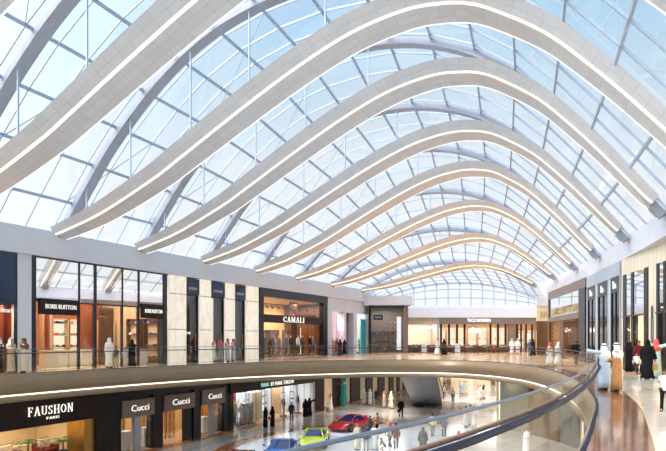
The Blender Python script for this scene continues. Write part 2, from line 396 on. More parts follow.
def build_roof():
    # glazed vault: stations along the mall, last one the far gable plane
    st = []
    for a, hs in BAYS: st.append(resample(smooth_curve(fit_profile(VAULT, a, hs), 8), 16))
    G = FAR.pt
    gl = []
    for i in range(17):
        t = i/16; u = FAR.W*t; z = 6.0+2.95*(math.sin(PI*t)**.75 if 0 < t < 1 else 0)
        gl.append(G(u, .3, z))
    st.append(gl)
    fine = []
    for k, (A, B) in enumerate(zip(st, st[1:])):
        n = 4 if k < len(st)-2 else 6
        for j in range(n): fine.append([p.lerp(q, j/n) for p, q in zip(A, B)])
    fine.append(st[-1])
    g = MB(); g.loft(fine, False, False)
    root = struct(g.obj('ceiling', M['roofglass'], None, True)); root['label'] = 'glazed vault of blue glass panes over the mall'
    b = MB()
    for r, ring in enumerate(fine):
        for i in range(16): b.bar(ring[i], ring[i+1], .055, .10)
    for i in range(1, 16):
        for A, B in zip(fine, fine[1:]): b.bar(A[i], B[i], .09, .14)
    # tie braces on the slope over the left wall
    for k in range(0, len(fine)-5, 4):
        b.bar(fine[k][1], fine[k+2][3], .04); b.bar(fine[k+4][4], fine[k+1][7], .035)
    struct(b.obj('mullion_grid', M['mullion'], root))
    # far gable glass
    gm = MB(); base = [G(FAR.W*i/16, .3, 5.75) for i in range(17)]
    gm.loft([base, gl], False, False)
    w = struct(gm.obj('window_1', M['roofglass'])); fm = MB()
    for i in range(17): fm.bar(base[i], gl[i], .12)
    for f in (.4, .75):
        for i in range(16):
            fm.bar(base[i].lerp(gl[i], f), base[i+1].lerp(gl[i+1], f), .1)
    for i in range(16): fm.bar(gl[i], gl[i+1], .25)
    struct(fm.obj('window_frame', M['mullion'], w))
    # ribs
    for a, hs in BAYS[2:]:
        P = resample(smooth_curve(fit_profile(RIB, a, hs), 6), 72)
        mb = MB(); Ls = [0]; kk = .9 if a > 45 else 1.0
        for p, q in zip(P, P[1:]): Ls.append(Ls[-1]+(q-p).length)
        # wedge section: keel with the light strip, near face sloping up, underside running back and down
        rings = []; nrm = []; sc = []
        for i, p in enumerate(P):
            t = (P[min(i+1, 72)]-P[max(i-1, 0)]).normalized(); n = Vector((-t.z, 0, t.x)); nrm.append(n)
            f = kk*(.78+.42*math.sin(PI*i/72)**.7 if 0 < i < 72 else .78); sc.append(f)
            rings.append([p+n*h*f+Vector((0, y*f, 0)) for y, h in ((0, 0), (-.46, .42), (.85, .46), (.88, -.22))])
        mb.loft(rings, True, True)
        me = mb.mesh('curved_roof_rib', M['rib'])
        uv = me.uv_layers.new(name='UVMap'); vv = [0, .7, 0, -1.05]
        for poly in me.polygons:
            for li in poly.loop_indices:
                r, c = divmod(me.loops[li].vertex_index, 4); uv.data[li].uv = (Ls[r], vv[c])
        rib = bpy.data.objects.new('curved_roof_rib', me); COL.objects.link(rib)
        tag(rib, RIB_NAMES[a], 'roof rib', 'curved ribs of the glass roof')
        e = MB(); e.loft([[p+n*h+Vector((0, y, 0)) for y, h in ((-.02, -.025), (-.055, .04), (.02, .03), (.045, -.025))] for p, n in zip(P, nrm)])
        e.obj('light_strip', M['led'], rib)
        e = MB(); e.loft([[p+n*(h-.22*f)+Vector((0, .88*f+y, 0)) for y, h in ((-.02, -.015), (.02, -.02), (.02, .025), (-.02, .01))] for p, n, f in zip(P, nrm, sc)])
        e.obj('light_strip', M['led_soft'], rib)
        V = resample(smooth_curve(fit_profile(VAULT, a, hs), 8), 48)
        o = MB(); rr = []
        for i, p in enumerate(V):
            t = (V[min(i+1, 48)]-V[max(i-1, 0)]).normalized(); n = Vector((-t.z, 0, t.x))
            rr.append([p+n*h+Vector((0, y, 0)) for y, h in ((.3, -.38), (.3, -.05), (.9, -.05), (.9, -.38))])
        o.loft(rr); o.obj('outer_arch', M['outer'], rib)
        for fx in (.06, .16, .28, .40, .52):
            p = P[int(72*fx)]
            q = min(V, key=lambda v: abs(v.x-p.x))
            if q.z-p.z > 1.6:
                h = MB(); h.bar((p.x, a+.45, p.z+.3), (p.x, a+.45, q.z-.3), .07); h.obj('hanger', M['mullion'], rib)

# ---------------------------------------------------------------- vertical facets used by shops and walls
class Facet:
    """vertical plane from P0, running u metres along ang; local x = u, local y = inward, z = up"""
    def __init__(s, P0, ang, W=0, zb=0):
        s.P = Vector((P0[0], P0[1], 0)); s.a = ang; s.W = W; s.zb = zb
        s.d = Vector((math.cos(ang), math.sin(ang), 0)); s.n = Vector((-math.sin(ang), math.cos(ang), 0))
    def pt(s, u, y, z): return s.P+s.d*u+s.n*y+Vector((0, 0, z))
    def hit(s, x, y=None, off=0.0):
        rx = (x-CX)/F; ray = Vector((rx*Cc-S, rx*S+Cc, 0)); O = s.P+s.n*off
        k = O.dot(s.n)/ray.dot(s.n)
        u = (ray*k-O).dot(s.d)
        return u if y is None else (u, EYE+k*(HZ-y)/F)
    def u(s, x, off=0.0): return s.hit(x, None, off)
    def z(s, x, y): return s.hit(x, y)[1]
    def root(s, name, u=0.0): return empty(name, s.pt(u, 0, s.zb), s.a)
def facet_between(p, q, zb=0):
    d = Vector(q)-Vector(p); return Facet(p, math.atan2(d.y, d.x), d.length, zb)
# left upper and lower walls, the far front
LU = Facet((-28.3, 0), PI/2)
LL = Facet((-28.0, 0), PI/2, 0, LOW)
_d = 76.0
_pl = Vector((((368-CX)/F*_d)*Cc-_d*S, ((368-CX)/F*_d)*S+_d*Cc)); _pr = Vector((((552-CX)/F*_d)*Cc-_d*S, ((552-CX)/F*_d)*S+_d*Cc))
FAR = facet_between(_pl, _pr)

def ringface(mb, A, B, z, mi=0):
    mb.loft([[Vector((p.x, p.y, z)) for p in A], [Vector((p.x, p.y, z)) for p in B]], False, False, mi)
def polygon_with_hole(name, outer, hole, z, zt, material, fix=True):
    """flat slab skin between an outer loop and the opening"""
    b = bmesh.new()
    def loop(pts):
        vs = [b.verts.new((p[0], p[1], z)) for p in pts]
        return [b.edges.new((vs[i], vs[(i+1) % len(vs)])) for i in range(len(vs))]
    ed = loop(outer)+loop(hole)
    bmesh.ops.triangle_fill(b, use_beauty=True, use_dissolve=False, edges=ed)
    me = bpy.data.meshes.new(name); 
    bmesh.ops.recalc_face_normals(b, faces=b.faces)
    for f in b.faces:
        if (f.normal.z < 0) == (zt > 0): f.normal_flip()
    b.to_mesh(me); b.free(); me.materials.append(material)
    o = bpy.data.objects.new(name, me); COL.objects.link(o); return o

def build_shell():
    # upper floor: one slab skin whose stone changes along the mall, with bands round the opening
    band = offset_curve(OPENING, 1.0); edge = offset_curve(OPENING, .0)
    # mixed stone floor
    m, nt, out = newmat('upper floor stone zones')
    groups = []
    for k in ('floor_cream', 'floor_orange', 'floor_pink'):
        src = M[k].node_tree
        mp = {}
        for n in src.nodes:
            if n.bl_idname == 'ShaderNodeOutputMaterial': continue
            c = nt.nodes.new(n.bl_idname); mp[n] = c
            for p in n.bl_rna.properties:
                if not p.is_readonly and p.identifier in ('offset', 'blend_type', 'operation', 'wave_type'):
                    setattr(c, p.identifier, getattr(n, p.identifier))
            for i, s in enumerate(n.inputs):
                if hasattr(s, 'default_value'):
                    try: c.inputs[i].default_value = s.default_value
                    except Exception: pass
            if n.bl_idname == 'ShaderNodeValToRGB':
                el = c.color_ramp.elements
                while len(el) < len(n.color_ramp.elements): el.new(.5)
                for e, f in zip(el, n.color_ramp.elements): e.position = f.position; e.color = f.color
        for l in src.links:
            if l.to_node in mp and l.from_node in mp:
                fi = list(l.from_node.outputs).index(l.from_socket); ti = list(l.to_node.inputs).index(l.to_socket)
                nt.links.new(mp[l.from_node].outputs[fi], mp[l.to_node].inputs[ti])
        groups.append([c for n, c in mp.items() if n.bl_idname == 'ShaderNodeBsdfPrincipled'][0])
    tc = nt.nodes.new('ShaderNodeTexCoord'); sp = nt.nodes.new('ShaderNodeSeparateXYZ'); nt.links.new(tc.outputs['Object'], sp.inputs[0])
    def step(sock, thr, add=None):
        g = nt.nodes.new('ShaderNodeMath'); g.operation = 'GREATER_THAN'; nt.links.new(sock, g.inputs[0]); g.inputs[1].default_value = thr; return g
    mx1 = nt.nodes.new('ShaderNodeMixShader'); nt.links.new(step(sp.outputs['Y'], 31.0).outputs[0], mx1.inputs[0])
    nt.links.new(groups[0].outputs[0], mx1.inputs[1]); nt.links.new(groups[1].outputs[0], mx1.inputs[2])
    lt = nt.nodes.new('ShaderNodeMath'); lt.operation = 'LESS_THAN'; nt.links.new(sp.outputs['X'], lt.inputs[0]); lt.inputs[1].default_value = -25.2
    mx2 = nt.nodes.new('ShaderNodeMixShader'); nt.links.new(lt.outputs[0], mx2.inputs[0])
    nt.links.new(mx1.outputs[0], mx2.inputs[1]); nt.links.new(groups[2].outputs[0], mx2.inputs[2])
    nt.links.new(mx2.outputs[0], out.inputs[0])
    outer = [(-42,-12), (14,-12), (14,108), (-42,108)]
    hole = [(p.x, p.y) for p in edge]
    fl = struct(polygon_with_hole('floor_upper', outer, hole, 0, 1, m))
    mb = MB(); b0 = offset_curve(OPENING, .12); 
    ringface(mb, OPENING[:95], offset_curve(OPENING, 1.0)[:95], .004); bandob = struct(mb.obj('floor_band_brown', M['band_brown']))
    mb = MB(); ringface(mb, OPENING[95:], b0[95:], .005); ringface(mb, offset_curve(OPENING, 1.0)[:95], offset_curve(OPENING, 1.08)[:95], .005)
    ringface(mb, offset_curve(OPENING, .12)[60:], offset_curve(OPENING, .75)[60:], .0045)
    struct(mb.obj('floor_band_pale', M['band_light']))
    # slab edge
    mb = MB()
    prof = [(0, 0), (-.04, -.02), (-.04, -.97), (.10, -.99)]
    def strip(prof): return [[Vector((q.x, q.y, z)) for q in offset_curve(OPENING, -d)] for d, z in prof]
    mb.loft(strip([(0, .004), (.06, 0), (.06, -.94), (-.10, -.97)]), False, False)
    mb.loft(strip([(-.10, -1.08), (0.02, -1.10), (.0, -1.36), (-.3, -1.38)]), False, False)
    f = struct(mb.obj('trim_1', M['fascia'], None, True)); f['label'] = 'tan curved fascia of the gallery edge'
    mb = MB(); mb.loft(strip([(-.10, -1.0), (-.05, -1.01), (-.05, -1.05), (-.10, -1.06)]), False, False)
    c = struct(mb.obj('cove_light', M['cove'], f))
    struct(polygon_with_hole('ceiling_lower', outer, [(p.x, p.y) for p in offset_curve(OPENING, .28)], -1.385, -1, M['soffit']))
    # lower floor
    mb = MB(); mb.box(-42, 14, -12, 112, LOW-.2, LOW); struct(mb.obj('floor_lower', M['low_floor']))
    # inlays on it: a russet border along the shops, a russet ring with a white show floor inside, taupe cross bands
    mb = MB(); mb.box(-27.98, -27.0, -10, 60, LOW, LOW+.004); mb.box(-27.0, -26.9, 50, 76, LOW, LOW+.003)
    ctr = Vector((-10.5, 36.0)); R0, R1 = 13.1, 14.3
    def arc(r, a0, a1, n=60): return [Vector((ctr.x+r*math.cos(math.radians(a0+(a1-a0)*i/n)), ctr.y+r*math.sin(math.radians(a0+(a1-a0)*i/n)), 0)) for i in range(n+1)]
    ringface(mb, arc(R0, 125, 235), arc(R1, 125, 235), LOW+.005)
    struct(mb.obj('floor_inlay_russet', M['low_russet'] if 'low_russet' in M else M['low_brown']))
    mb = MB(); ringface(mb, arc(.01, 90, 270), arc(R0, 90, 270), LOW+.004); struct(mb.obj('floor_show_white', M['low_white']))
    mb = MB()
    for i in range(9): mb.box(-26.8, 4, 48+i*5.6, 50.2+i*5.6, LOW, LOW+.003)
    struct(mb.obj('floor_bands_taupe', M['low_dark']))
    # cornices
    mb = MB(); mb.box(-29.2, -27.95, -10, 67.6, 6.15, 7.32); mb.box(-29.6, -28.1, -10, 67.6, 7.32, 7.6)
    struct(mb.obj('wall_left_cornice', M['white']))
    mb = MB(); rg = []
    for i in range(41):
        a = -8+i*(61.2+8)/40; w = right_wall(a); rg.append([Vector((w+dx, a, z)) for dx, z in ((0, 6.15), (0, 7.3), (.3, 7.42), (1.6, 7.42), (1.6, 6.15))])
    mb.loft(rg, True, True); struct(mb.obj('wall_right_cornice', M['white'], None, False))
    # roof kerb behind the right cornice
    # backing walls behind the shops, upper and lower
    mb = MB(); mb.box(-37.5, -37.2, -12, 75, 0, 7.4); mb.box(-37.5, -37.2, -12, 75, LOW, 0); struct(mb.obj('wall_left', M['offwhite']))
    mb = MB(); rg = []
    for i in range(31):
        a = -10+i*75/30; w = right_wall(a)+6.5; rg.append([Vector((w, a, 0)), Vector((w, a, 7.4)), Vector((w+.3, a, 7.4)), Vector((w+.3, a, 0))])
    mb.loft(rg, True, True); struct(mb.obj('wall_right', M['offwhite']))
    mb = MB(); mb.box(-42, 14, -12.2, -12, LOW, 7.4); struct(mb.obj('wall_back', M['offwhite']))

def build_balustrade():
    root = empty('glass_balustrade', (0, 0, 0)); tag(root, 'curved frameless glass balustrade round the gallery opening with steel cap', 'balustrade')
    i = 0; step = 4; n = len(OPENING)-1
    C = offset_curve(OPENING, .02)
    while i < n:
        j = min(i+step, n); mb = MB(); seg = C[i:j+1]
        t0 = (seg[1]-seg[0]).normalized()*.012; t1 = (seg[-1]-seg[-2]).normalized()*.012
        seg = [seg[0]+t0]+seg[1:-1]+[seg[-1]-t1]
        o = offset_curve(seg, .016)
        mb.loft([[p+Vector((0,0,-.12)), p+Vector((0,0,1.19)), q+Vector((0,0,1.19)), q+Vector((0,0,-.12))] for p, q in zip(seg, o)], True, True)
        mb.obj('glass_panel', M['balglass'], root); i = j
    mb = MB(); mb.tube([p+Vector((0, 0, 1.2)) for p in offset_curve(OPENING, .028)], .014, 8); mb.obj('top_rail', M['caprail'], root, True)
    D = offset_curve(OPENING, .075)
    mb = MB(); mb.tube([p+Vector((0, 0, 1.0)) for p in D], .036, 8, flat=.8); mb.obj('handrail', M['darkrail'], root, True)
    mb = MB(); mb.tube([p+Vector((0, 0, 1.015)) for p in offset_curve(OPENING, -.03)], .032, 6, flat=.5); mb.obj('handrail_top', M['brownrail'], root, True)
    for k in range(0, n, 4):
        br = MB(); br.bar(C[k]+Vector((0, 0, .97)), D[k]+Vector((0, 0, .97)), .025); br.obj('rail_bracket', M['charcoal'], root)
    mb = MB(); mb.loft([[p+Vector((0,0,0.0)), p+Vector((0,0,.03)), q+Vector((0,0,.03)), q+Vector((0,0,0.0))] for p, q in zip(offset_curve(OPENING, -.01), offset_curve(OPENING, .055))], True, True)
    mb.obj('base_channel', M['darkrail'], root)
# ---------------------------------------------------------------- shops
def area(name, loc, size, power, col=(1, .86, .66), rot=(0, 0, 0), parent=None):
    l = bpy.data.lights.new(name, 'AREA'); l.energy = power; l.color = col; l.shape = 'RECTANGLE'
    l.size, l.size_y = size
    o = bpy.data.objects.new(name, l); COL.objects.link(o); o.location = loc; o.rotation_euler = rot
    if parent: o.parent = parent
    return o
class Shop:
    def __init__(s, fc, px0, px1, label, name='storefront', cat='storefront', us=None, group=None):
        s.f = fc; s.u0 = us[0] if us else fc.u(px0); s.u1 = us[1] if us else fc.u(px1); s.u0 += .005; s.u1 -= .005; s.W = s.u1-s.u0
        s.r = fc.root(name, s.u0); tag(s.r, label, cat, group)
    def X(s, px, off=0): return (min(s.f.u(px, off), s.u1-.04-.1*(px % 1)) if off else s.f.u(px))-s.u0
    def Z(s, px, y): return s.f.z(px, y)-s.f.zb
    def box(s, name, mt, x0, x1, y0, y1, z0, z1, parent=None, label=None):
        mb = MB(); mb.box(x0, x1, y0, y1, z0, z1); o = mb.obj(name, M[mt], parent or s.r)
        if label: o['label'] = label
        return o
    def shell(s, depth, h, fl='shopfloor', back='cream', side='cream', ceil='offwhite', x0=0, x1=None, y0=.1, z0=0):
        x1 = s.W if x1 is None else x1
        t = .08; fm = MB(); fm.box(x0, x1, y0, y0+depth, z0+.005, z0+.02, 0); o = fm.obj('floor_shop', M[fl]); o.matrix_world = s.r.matrix_world.copy(); struct(o)
        mb = MB(); mb.box(x0, x1, y0+depth, y0+depth+t, z0, h, 0)
        mb.box(x0-.04, x0+.03, y0+.25, y0+depth, z0, h, 1); mb.box(x1-.03, x1+.04, y0+.25, y0+depth, z0, h, 1); mb.box(x0, x1, y0+.2, y0+depth, h, h+t, 2)
        o = mb.obj('wall_shop', [M[back], M[side], M[ceil]]); o.matrix_world = s.r.matrix_world.copy(); return struct(o)
    def light(s, x, y, z, size, p, col=(1, .86, .66)):
        return area('shop_light', (x, y, z), size, p, col, (0, 0, 0), s.r)
    def text(s, txt, h, w, x, y, z, mt, serif=False, parent=None, fat=0.0):
        return lettering(txt, h, w, (x, y, z), M[mt], parent or s.r, serif, fat)
    def uc(s, px, off, m=.6): return min(s.f.u(px, off), s.u1-m)
    def at(s, x, y, z): return s.f.pt(s.u0+x, y, s.f.zb+z)

def pier(name, fc, px0, px1, z0, z1, mt, y0=-.15, y1=.5, us=None):
    u0, u1 = us or (fc.u(px0), fc.u(px1))
    r = MB(); mtx = Matrix.Translation(fc.pt(0, 0, fc.zb)) @ Matrix.Rotation(fc.a, 4, 'Z')
    r.box(u0, u1, y0, y1, z0, z1, 0, mtx); return struct(r.obj(name, M[mt]))

def shelf_unit(loc, rz, w, h, n, label, mt='oak', lit='backlit', goods=5, gl='small coloured goods on the lit shop shelves', grp=None, seed=1):
    r = empty('display_shelf', loc, rz); tag(r, label, 'shelf')
    mb = MB(); mb.box(0, .05, 0, .4, 0, h); mb.box(w-.05, w, 0, .4, 0, h); mb.box(0, w, 0, .4, h-.06, h); mb.box(0, w, 0, .4, 0, .12); mb.obj('frame', M[mt], r)
    mb = MB(); mb.box(.05, w-.05, .37, .40, .12, h-.06); mb.obj('back_panel', M[lit], r)
    rr = random.Random(seed)
    for i in range(n):
        z = .35+(h-.7)*i/max(n-1, 1)
        mb = MB(); mb.box(.05, w-.05, .02, .37, z, z+.04); mb.obj('shelf', M[mt], r)
        for j in range(goods):
            x = .24+(w-.48)*j/max(goods-1, 1); s = rr.uniform(.06, .085); hh = rr.uniform(.10, .16)
            g = MB(); k = rr.randrange(3)
            if k == 0:  # bag with a handle
                g.loft([[(x-s, .1, z+.044), (x+s, .1, z+.044), (x+s, .3, z+.044), (x-s, .3, z+.044)], [(x-s*.75, .15, z+.04+hh), (x+s*.75, .15, z+.04+hh), (x+s*.75, .25, z+.04+hh), (x-s*.75, .25, z+.04+hh)]])
                g.tube([(x-s*.5, .2, z+hh+.03), (x-s*.3, .2, z+hh+.12), (x+s*.3, .2, z+hh+.12), (x+s*.5, .2, z+hh+.03)], .012, 5)
            elif k == 1:
                g.lathe([(s*.7, 0), (s*.8, .04), (s*.8, hh*.7), (s*.3, hh*.9), (s*.3, hh)], (x, .2, z+.044), 8)
            else: g.box(x-s, x+s, .1, .3, z+.044, z+.04+hh*.6); g.box(x-s*.8, x+s*.8, .12, .28, z+.04+hh*.6, z+.04+hh)
            mtx = Matrix.Translation(loc) @ Matrix.Rotation(rz, 4, 'Z')
            g.v = [tuple(mtx @ Vector(v)) for v in g.v]
            o = g.obj('display_item', M['good%d' % rr.randrange(8)]); tag(o, gl, 'goods', grp or gl)
    return r
def counter(loc, rz, w, d, h, label, mt='offwhite', top='cream'):
    r = empty('display_counter', loc, rz); tag(r, label, 'counter')
    mb = MB(); mb.box(-w/2, w/2, -d/2, d/2, .08, h-.05); mb.box(-w/2+.05, w/2-.05, -d/2+.05, d/2-.05, 0, .08); mb.obj('body', M[mt], r)
    mb = MB(); mb.box(-w/2-.03, w/2+.03, -d/2-.03, d/2+.03, h-.05, h); mb.obj('top', M[top], r)
    return r

def mirror_shop():
    s = Shop(LU, 30, 167, 'tall mirror-glazed shop front with two BORIS RUITTON signs'); Z0 = 3.78
    s.shell(6.0, 5.6, 'shopfloor', 'orange', 'oak', 'offwhite')
    for k, (off, lb) in enumerate(((1.7, 'lit oak shelf on the side wall under the second sign, nearer the window'), (3.3, 'lit oak shelf on the side wall of the mirrored shop, deeper inside'))):
        shelf_unit(s.f.pt(s.u1-.48, off, .023), s.f.a-PI/2, 1.3, 3.1, 4, lb, 'walnut', 'cream', 4, 'small bag or box on the shelves of the mirrored shop', None, 200+k)
    cols = [(30, 36), (77.5, 80), (93, 96.5), (121, 123), (137, 139.5), (162, 167)]
    for a, b in cols: s.box('mullion', 'navyframe', s.X(a)+.03, s.X(b)-.03, -.05, .1, 0, 6.14)
    for (a, b), (c, d) in zip(cols, cols[1:]):
        s.box('window_pane', 'shopglass', s.X(b), s.X(c), -.02, 0, .08, Z0)
        s.box('mirror_pane', 'transom', s.X(b), s.X(c), -.03, 0, Z0, 6.12)
    s.box('head_rail', 'navyframe', 0, s.W, -.1, .05, 6.08, 6.15)
    s.box('transom_rail', 'navyframe', 0, s.W, -.06, .04, Z0-.05, Z0+.03)
    for (a, b, c, ya, yb, n) in ((37, 77.5, 58, 315, 299.5, 1), (139.5, 162, 151, 318.5, 304.5, 2)):
        z0, z1 = s.Z(c, ya), s.Z(c, yb)
        bd = s.box('sign_board', 'brownblack', s.X(a), s.X(b), -.2, -.06, z0, z1)
        w = s.X(b)-s.X(a); s.text('BORIS RUITTON', .26, w*.76, s.X(a)+w*.52, -.21, (z0+z1)/2, 'letter', False, bd, .012)
    # inside: wood portals, partition doors
    s.box('partition', 'walnut', s.X(105, 2), s.X(118, 2), 2.4, 2.6, 0, 3.75)
    s.box('partition', 'orange', s.X(79, 3), s.X(93, 3), 3, 3.2, 0, 3.75)
    s.box('partition', 'oak', s.X(40, 3.6), s.X(50, 3.6), 3.4, 3.6, 0, 3.4); s.box('partition', 'redwood', s.X(45, 3), s.X(47.5, 3), 2.8, 3.05, 0, 3.4)
    s.light(s.W*.3, 2.5, 5.4, (3.5, 4), 300, (1, .88, .74)); s.light(s.W*.75, 2.5, 5.4, (3.5, 4), 300, (1, .88, .74))
    for i, (px, off, lb) in enumerate(((53, 4.6, 'lit oak display shelf in the first window of the mirrored shop'), (70, 4.6, 'lit oak display shelf beside the first slim mullion of the mirrored shop'),
            (97, 5, 'lit oak display shelf left of the walnut partition'), (125, 4.6, 'lit oak display shelf right of the walnut partition'))):
        p = s.f.pt(s.uc(px, off, 1.5), off, .023); shelf_unit(p, s.f.a, 1.2, 3.0, 4, lb, 'oak', 'backlit', 4, 'small bag or box on the shelves of the mirrored shop', None, i)
    for px, off, w, lb in ((60, 2.6, .7, 'pale display counter in the first window of the mirrored shop'), (47, 2.2, .6, 'small pale display plinth beside the dark corner column'),
            (70, 2.6, .6, 'pale display counter beside the first slim mullion'), (84, 2.4, .8, 'pale display counter between the two slim mullions'), (140, .9, .8, 'pale display counter behind the window under the second sign'), (121, 2.2, .7, 'pale display counter right of the walnut partition')):
        counter(s.f.pt(s.uc(px, off, 1.5), off, .023), s.f.a, w, .6, 1.0, lb)
def orange_shop():
    s = Shop(LU, -25, 16, 'red wood boutique under a dark blue glass panel beside a grey pier')
    s.shell(3, 3.5, 'shopfloor', 'redwood', 'redwood', 'offwhite')
    z = s.Z(10, 302)
    s.box('header_panel', 'darkglass', 0, s.X(15), -.1, .1, z, 6.14); s.box('frame', 'navyframe', 0, s.W, -.12, .1, z-.12, z)
    s.box('frame', 'navyframe', s.X(15), s.W, -.12, .1, 0, 6.14)
    s.box('portal', 'redwood', 0, s.X(9), .4, .6, 0, 3.5); s.box('door', 'walnut', s.X(10.5), s.X(14.5), 1.0, 1.1, 0, 3.3)
    s.text('melinad', .26, .9, s.X(8), .36, s.Z(8, 310), 'letter')
    s.box('window_pane', 'shopglass', 0, s.X(15), -.02, 0, .05, z-.12)
    s.light(s.W-2.0, .3, 3.4, (3, 1.0), 130, (1, .75, .5))
    pier('wall_left_pier', LU, 16, 30, 0, 6.15, 'white', -.12, 3)
def marble_shop():
    s = Shop(LU, 167, 258, 'shop front of cream marble pilasters between three dark bays signed SAMSONE')
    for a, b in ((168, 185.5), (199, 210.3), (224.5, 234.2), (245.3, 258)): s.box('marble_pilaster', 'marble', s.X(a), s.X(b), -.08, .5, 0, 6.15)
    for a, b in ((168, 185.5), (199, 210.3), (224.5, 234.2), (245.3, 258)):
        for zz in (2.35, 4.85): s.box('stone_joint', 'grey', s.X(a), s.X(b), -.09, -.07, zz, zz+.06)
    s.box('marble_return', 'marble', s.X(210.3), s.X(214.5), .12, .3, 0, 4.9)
    for k, (a, b) in enumerate(((185.5, 199), (210.3, 224.5), (234.2, 245.3))):
        x0, x1 = s.X(a), s.X(b); zt = 4.95
        s.box('dark_backing', 'black', x0, x1, .3, .4, 0, 6.15)
        h = s.box('header_panel', 'darkglass', x0, x1, -.04, .1, zt, 6.1, None); s.text('SAMSONE', .2, (x1-x0)*.62, (x0+x1)/2, -.06, zt+.42, 'letter_dim', False, h, .008)
        d = s.box('door_pane', 'shopglass', x0+.08, x1-.08, .12, .14, .05, zt-.1)
        fr = MB(); fr.box(x0, x0+.1, .05, .29, 0, zt); fr.box(x1-.1, x1, .05, .29, 0, zt); fr.box(x0, x1, .05, .29, zt-.12, zt); fr.obj('door_frame', M['charcoal'], s.r)
        s.box('pull_handle', 'gold', x1-.35, x1-.3, .05, .11, .9, 2.1)
    bl = MB()
    for x in (188.5, 191.5):
        bl.ell((s.X(x), .2, s.Z(190, 333)), (.1, .08, .1), 8, 6)
    bl.obj('globe_lamp', M['backlit_white'], s.r)
def menswear_shop():
    s = Shop(LU, 258, 326, 'dark framed menswear shop front with the CAMALI sign')
    s.shell(5, 5.4, 'shopfloor', 'cream', 'walnut', 'cream')
    s.box('side_post', 'black', 0, s.X(262), -.2, .3, 0, 6.1); s.box('side_post', 'black', s.X(321.5), s.W, -.2, .3, 0, 6.1)
    s.box('header', 'charcoal', 0, s.W, -.22, .2, s.Z(290, 299.5), 6.14)
    z0, z1 = s.Z(290, 323.5), s.Z(290, 316)
    sb = s.box('sign_board', 'brownblack', s.X(262), s.X(321.5), -.15, .12, z0, z1)
    s.text('CAMALI', .52, s.X(303)-s.X(282), s.X(292.5), -.17, (z0+z1)/2, 'letter_warm', True, sb)
    s.box('window_pane', 'shopglass', s.X(262), s.X(321.5), 0, .02, .05, z0); s.box('upper_pane', 'shopglass', s.X(262), s.X(321.5), 0, .02, z1, s.Z(290, 299.5))
    s.box('partition', 'walnut', s.X(291, 1.6), s.X(297, 1.6), 1.6, 1.8, 0, 5.4)
    s.box('lit_doorway', 'backlit', s.X(311, 3), s.X(318, 3), 3.0, 3.1, 0, 2.9); s.box('bulkhead', 'redwood', s.X(292, 1.5), s.X(321, 1.5), 1.2, 1.5, 3.4, 4.2)
    tr = s.box('track_rail', 'black', s.X(264, .9), s.X(318, .9), .85, .9, 4.9, 4.95)
    for px in (266, 271, 277, 283, 289, 299, 306, 313):
        mb = MB(); x = s.X(px, .9); mb.tube([(x, .87, 4.9), (x, .87, 4.72)], .02, 6); mb.tube([(x, .87, 4.72), (x+.06, .7, 4.5)], [.07, .08], 8); mb.obj('spotlight', M['black'], tr)
    s.light(s.W*.35, 2.0, 5.2, (6, 2.5), 420, (1, .8, .56)); s.light(s.W*.8, 2.2, 5.2, (2.5, 2.5), 300, (1, .66, .36))
    for i, (u, off) in enumerate(((46.9, 3.8), (48.8, 3.8), (50.7, 3.8), (53.2, 3.6))):
        shelf_unit(s.f.pt(u, off, .023), s.f.a, 1.6, 2.6, 3, ['clothes shelf nearest the dark left post of the menswear shop', 'second clothes shelf from the left in the menswear shop', 'clothes shelf just left of the walnut partition in the menswear shop', 'clothes shelf right of the walnut partition in the menswear shop'][i], 'walnut', 'cream', 4, 'small folded item on the menswear shop shelves', None, 20+i)
def pastel_shops():
    s = Shop(LU, 326, 370, 'white shop wall with a tall pink window, a beige door and a teal window')
    pts = [(326, 331), (343.5, 345.5), (353, 356), (367, 370)]
    for a, b in pts: s.box('pier', 'white', s.X(a), s.X(b), -.1, .8, 0, 6.15)
    zt = 4.7
    s.box('lintel', 'white', 0, s.W, -.08, .8, zt, 6.15)
    s.box('pink_window', 'pink', s.X(331), s.X(343.5), .05, .08, .1, zt-.1)
    s.box('pink_panel', 'pinkpanel', s.X(331), s.X(343.5), 2.0, 2.1, 0, zt)
    s.box('pink_reveal', 'cream', s.X(336, 1.9), s.X(339, 1.9), 1.85, 1.98, .4, zt)
    s.box('teal_panel', 'teal', s.X(356), s.X(358.5), .2, .3, 0, zt-.6); s.box('teal_panel', 'teal', s.X(362), s.X(367), .2, .3, 0, zt-.6)
    s.box('teal_header', 'backlit_white', s.X(356), s.X(367), .25, .3, zt-.6, zt)
    s.box('inner_wall', 'oak', s.X(358.5), s.X(362), 1.2, 1.3, 0, zt); s.box('beige_door', 'taupe', s.X(345.5), s.X(353), .6, .7, 0, zt-1.0, None); s.box('door_header', 'walnut', s.X(345.5), s.X(353), .6, .7, zt-1.0, zt)
    s.box('inner_floor', 'shopfloor', 0, s.W, .05, 2.1, 0, .02)
    s.light(s.X(337), 1.0, zt-.15, (2.5, 1), 90, (1, .95, .95)); s.light(s.X(361), .9, zt-.15, (1.5, .8), 90)

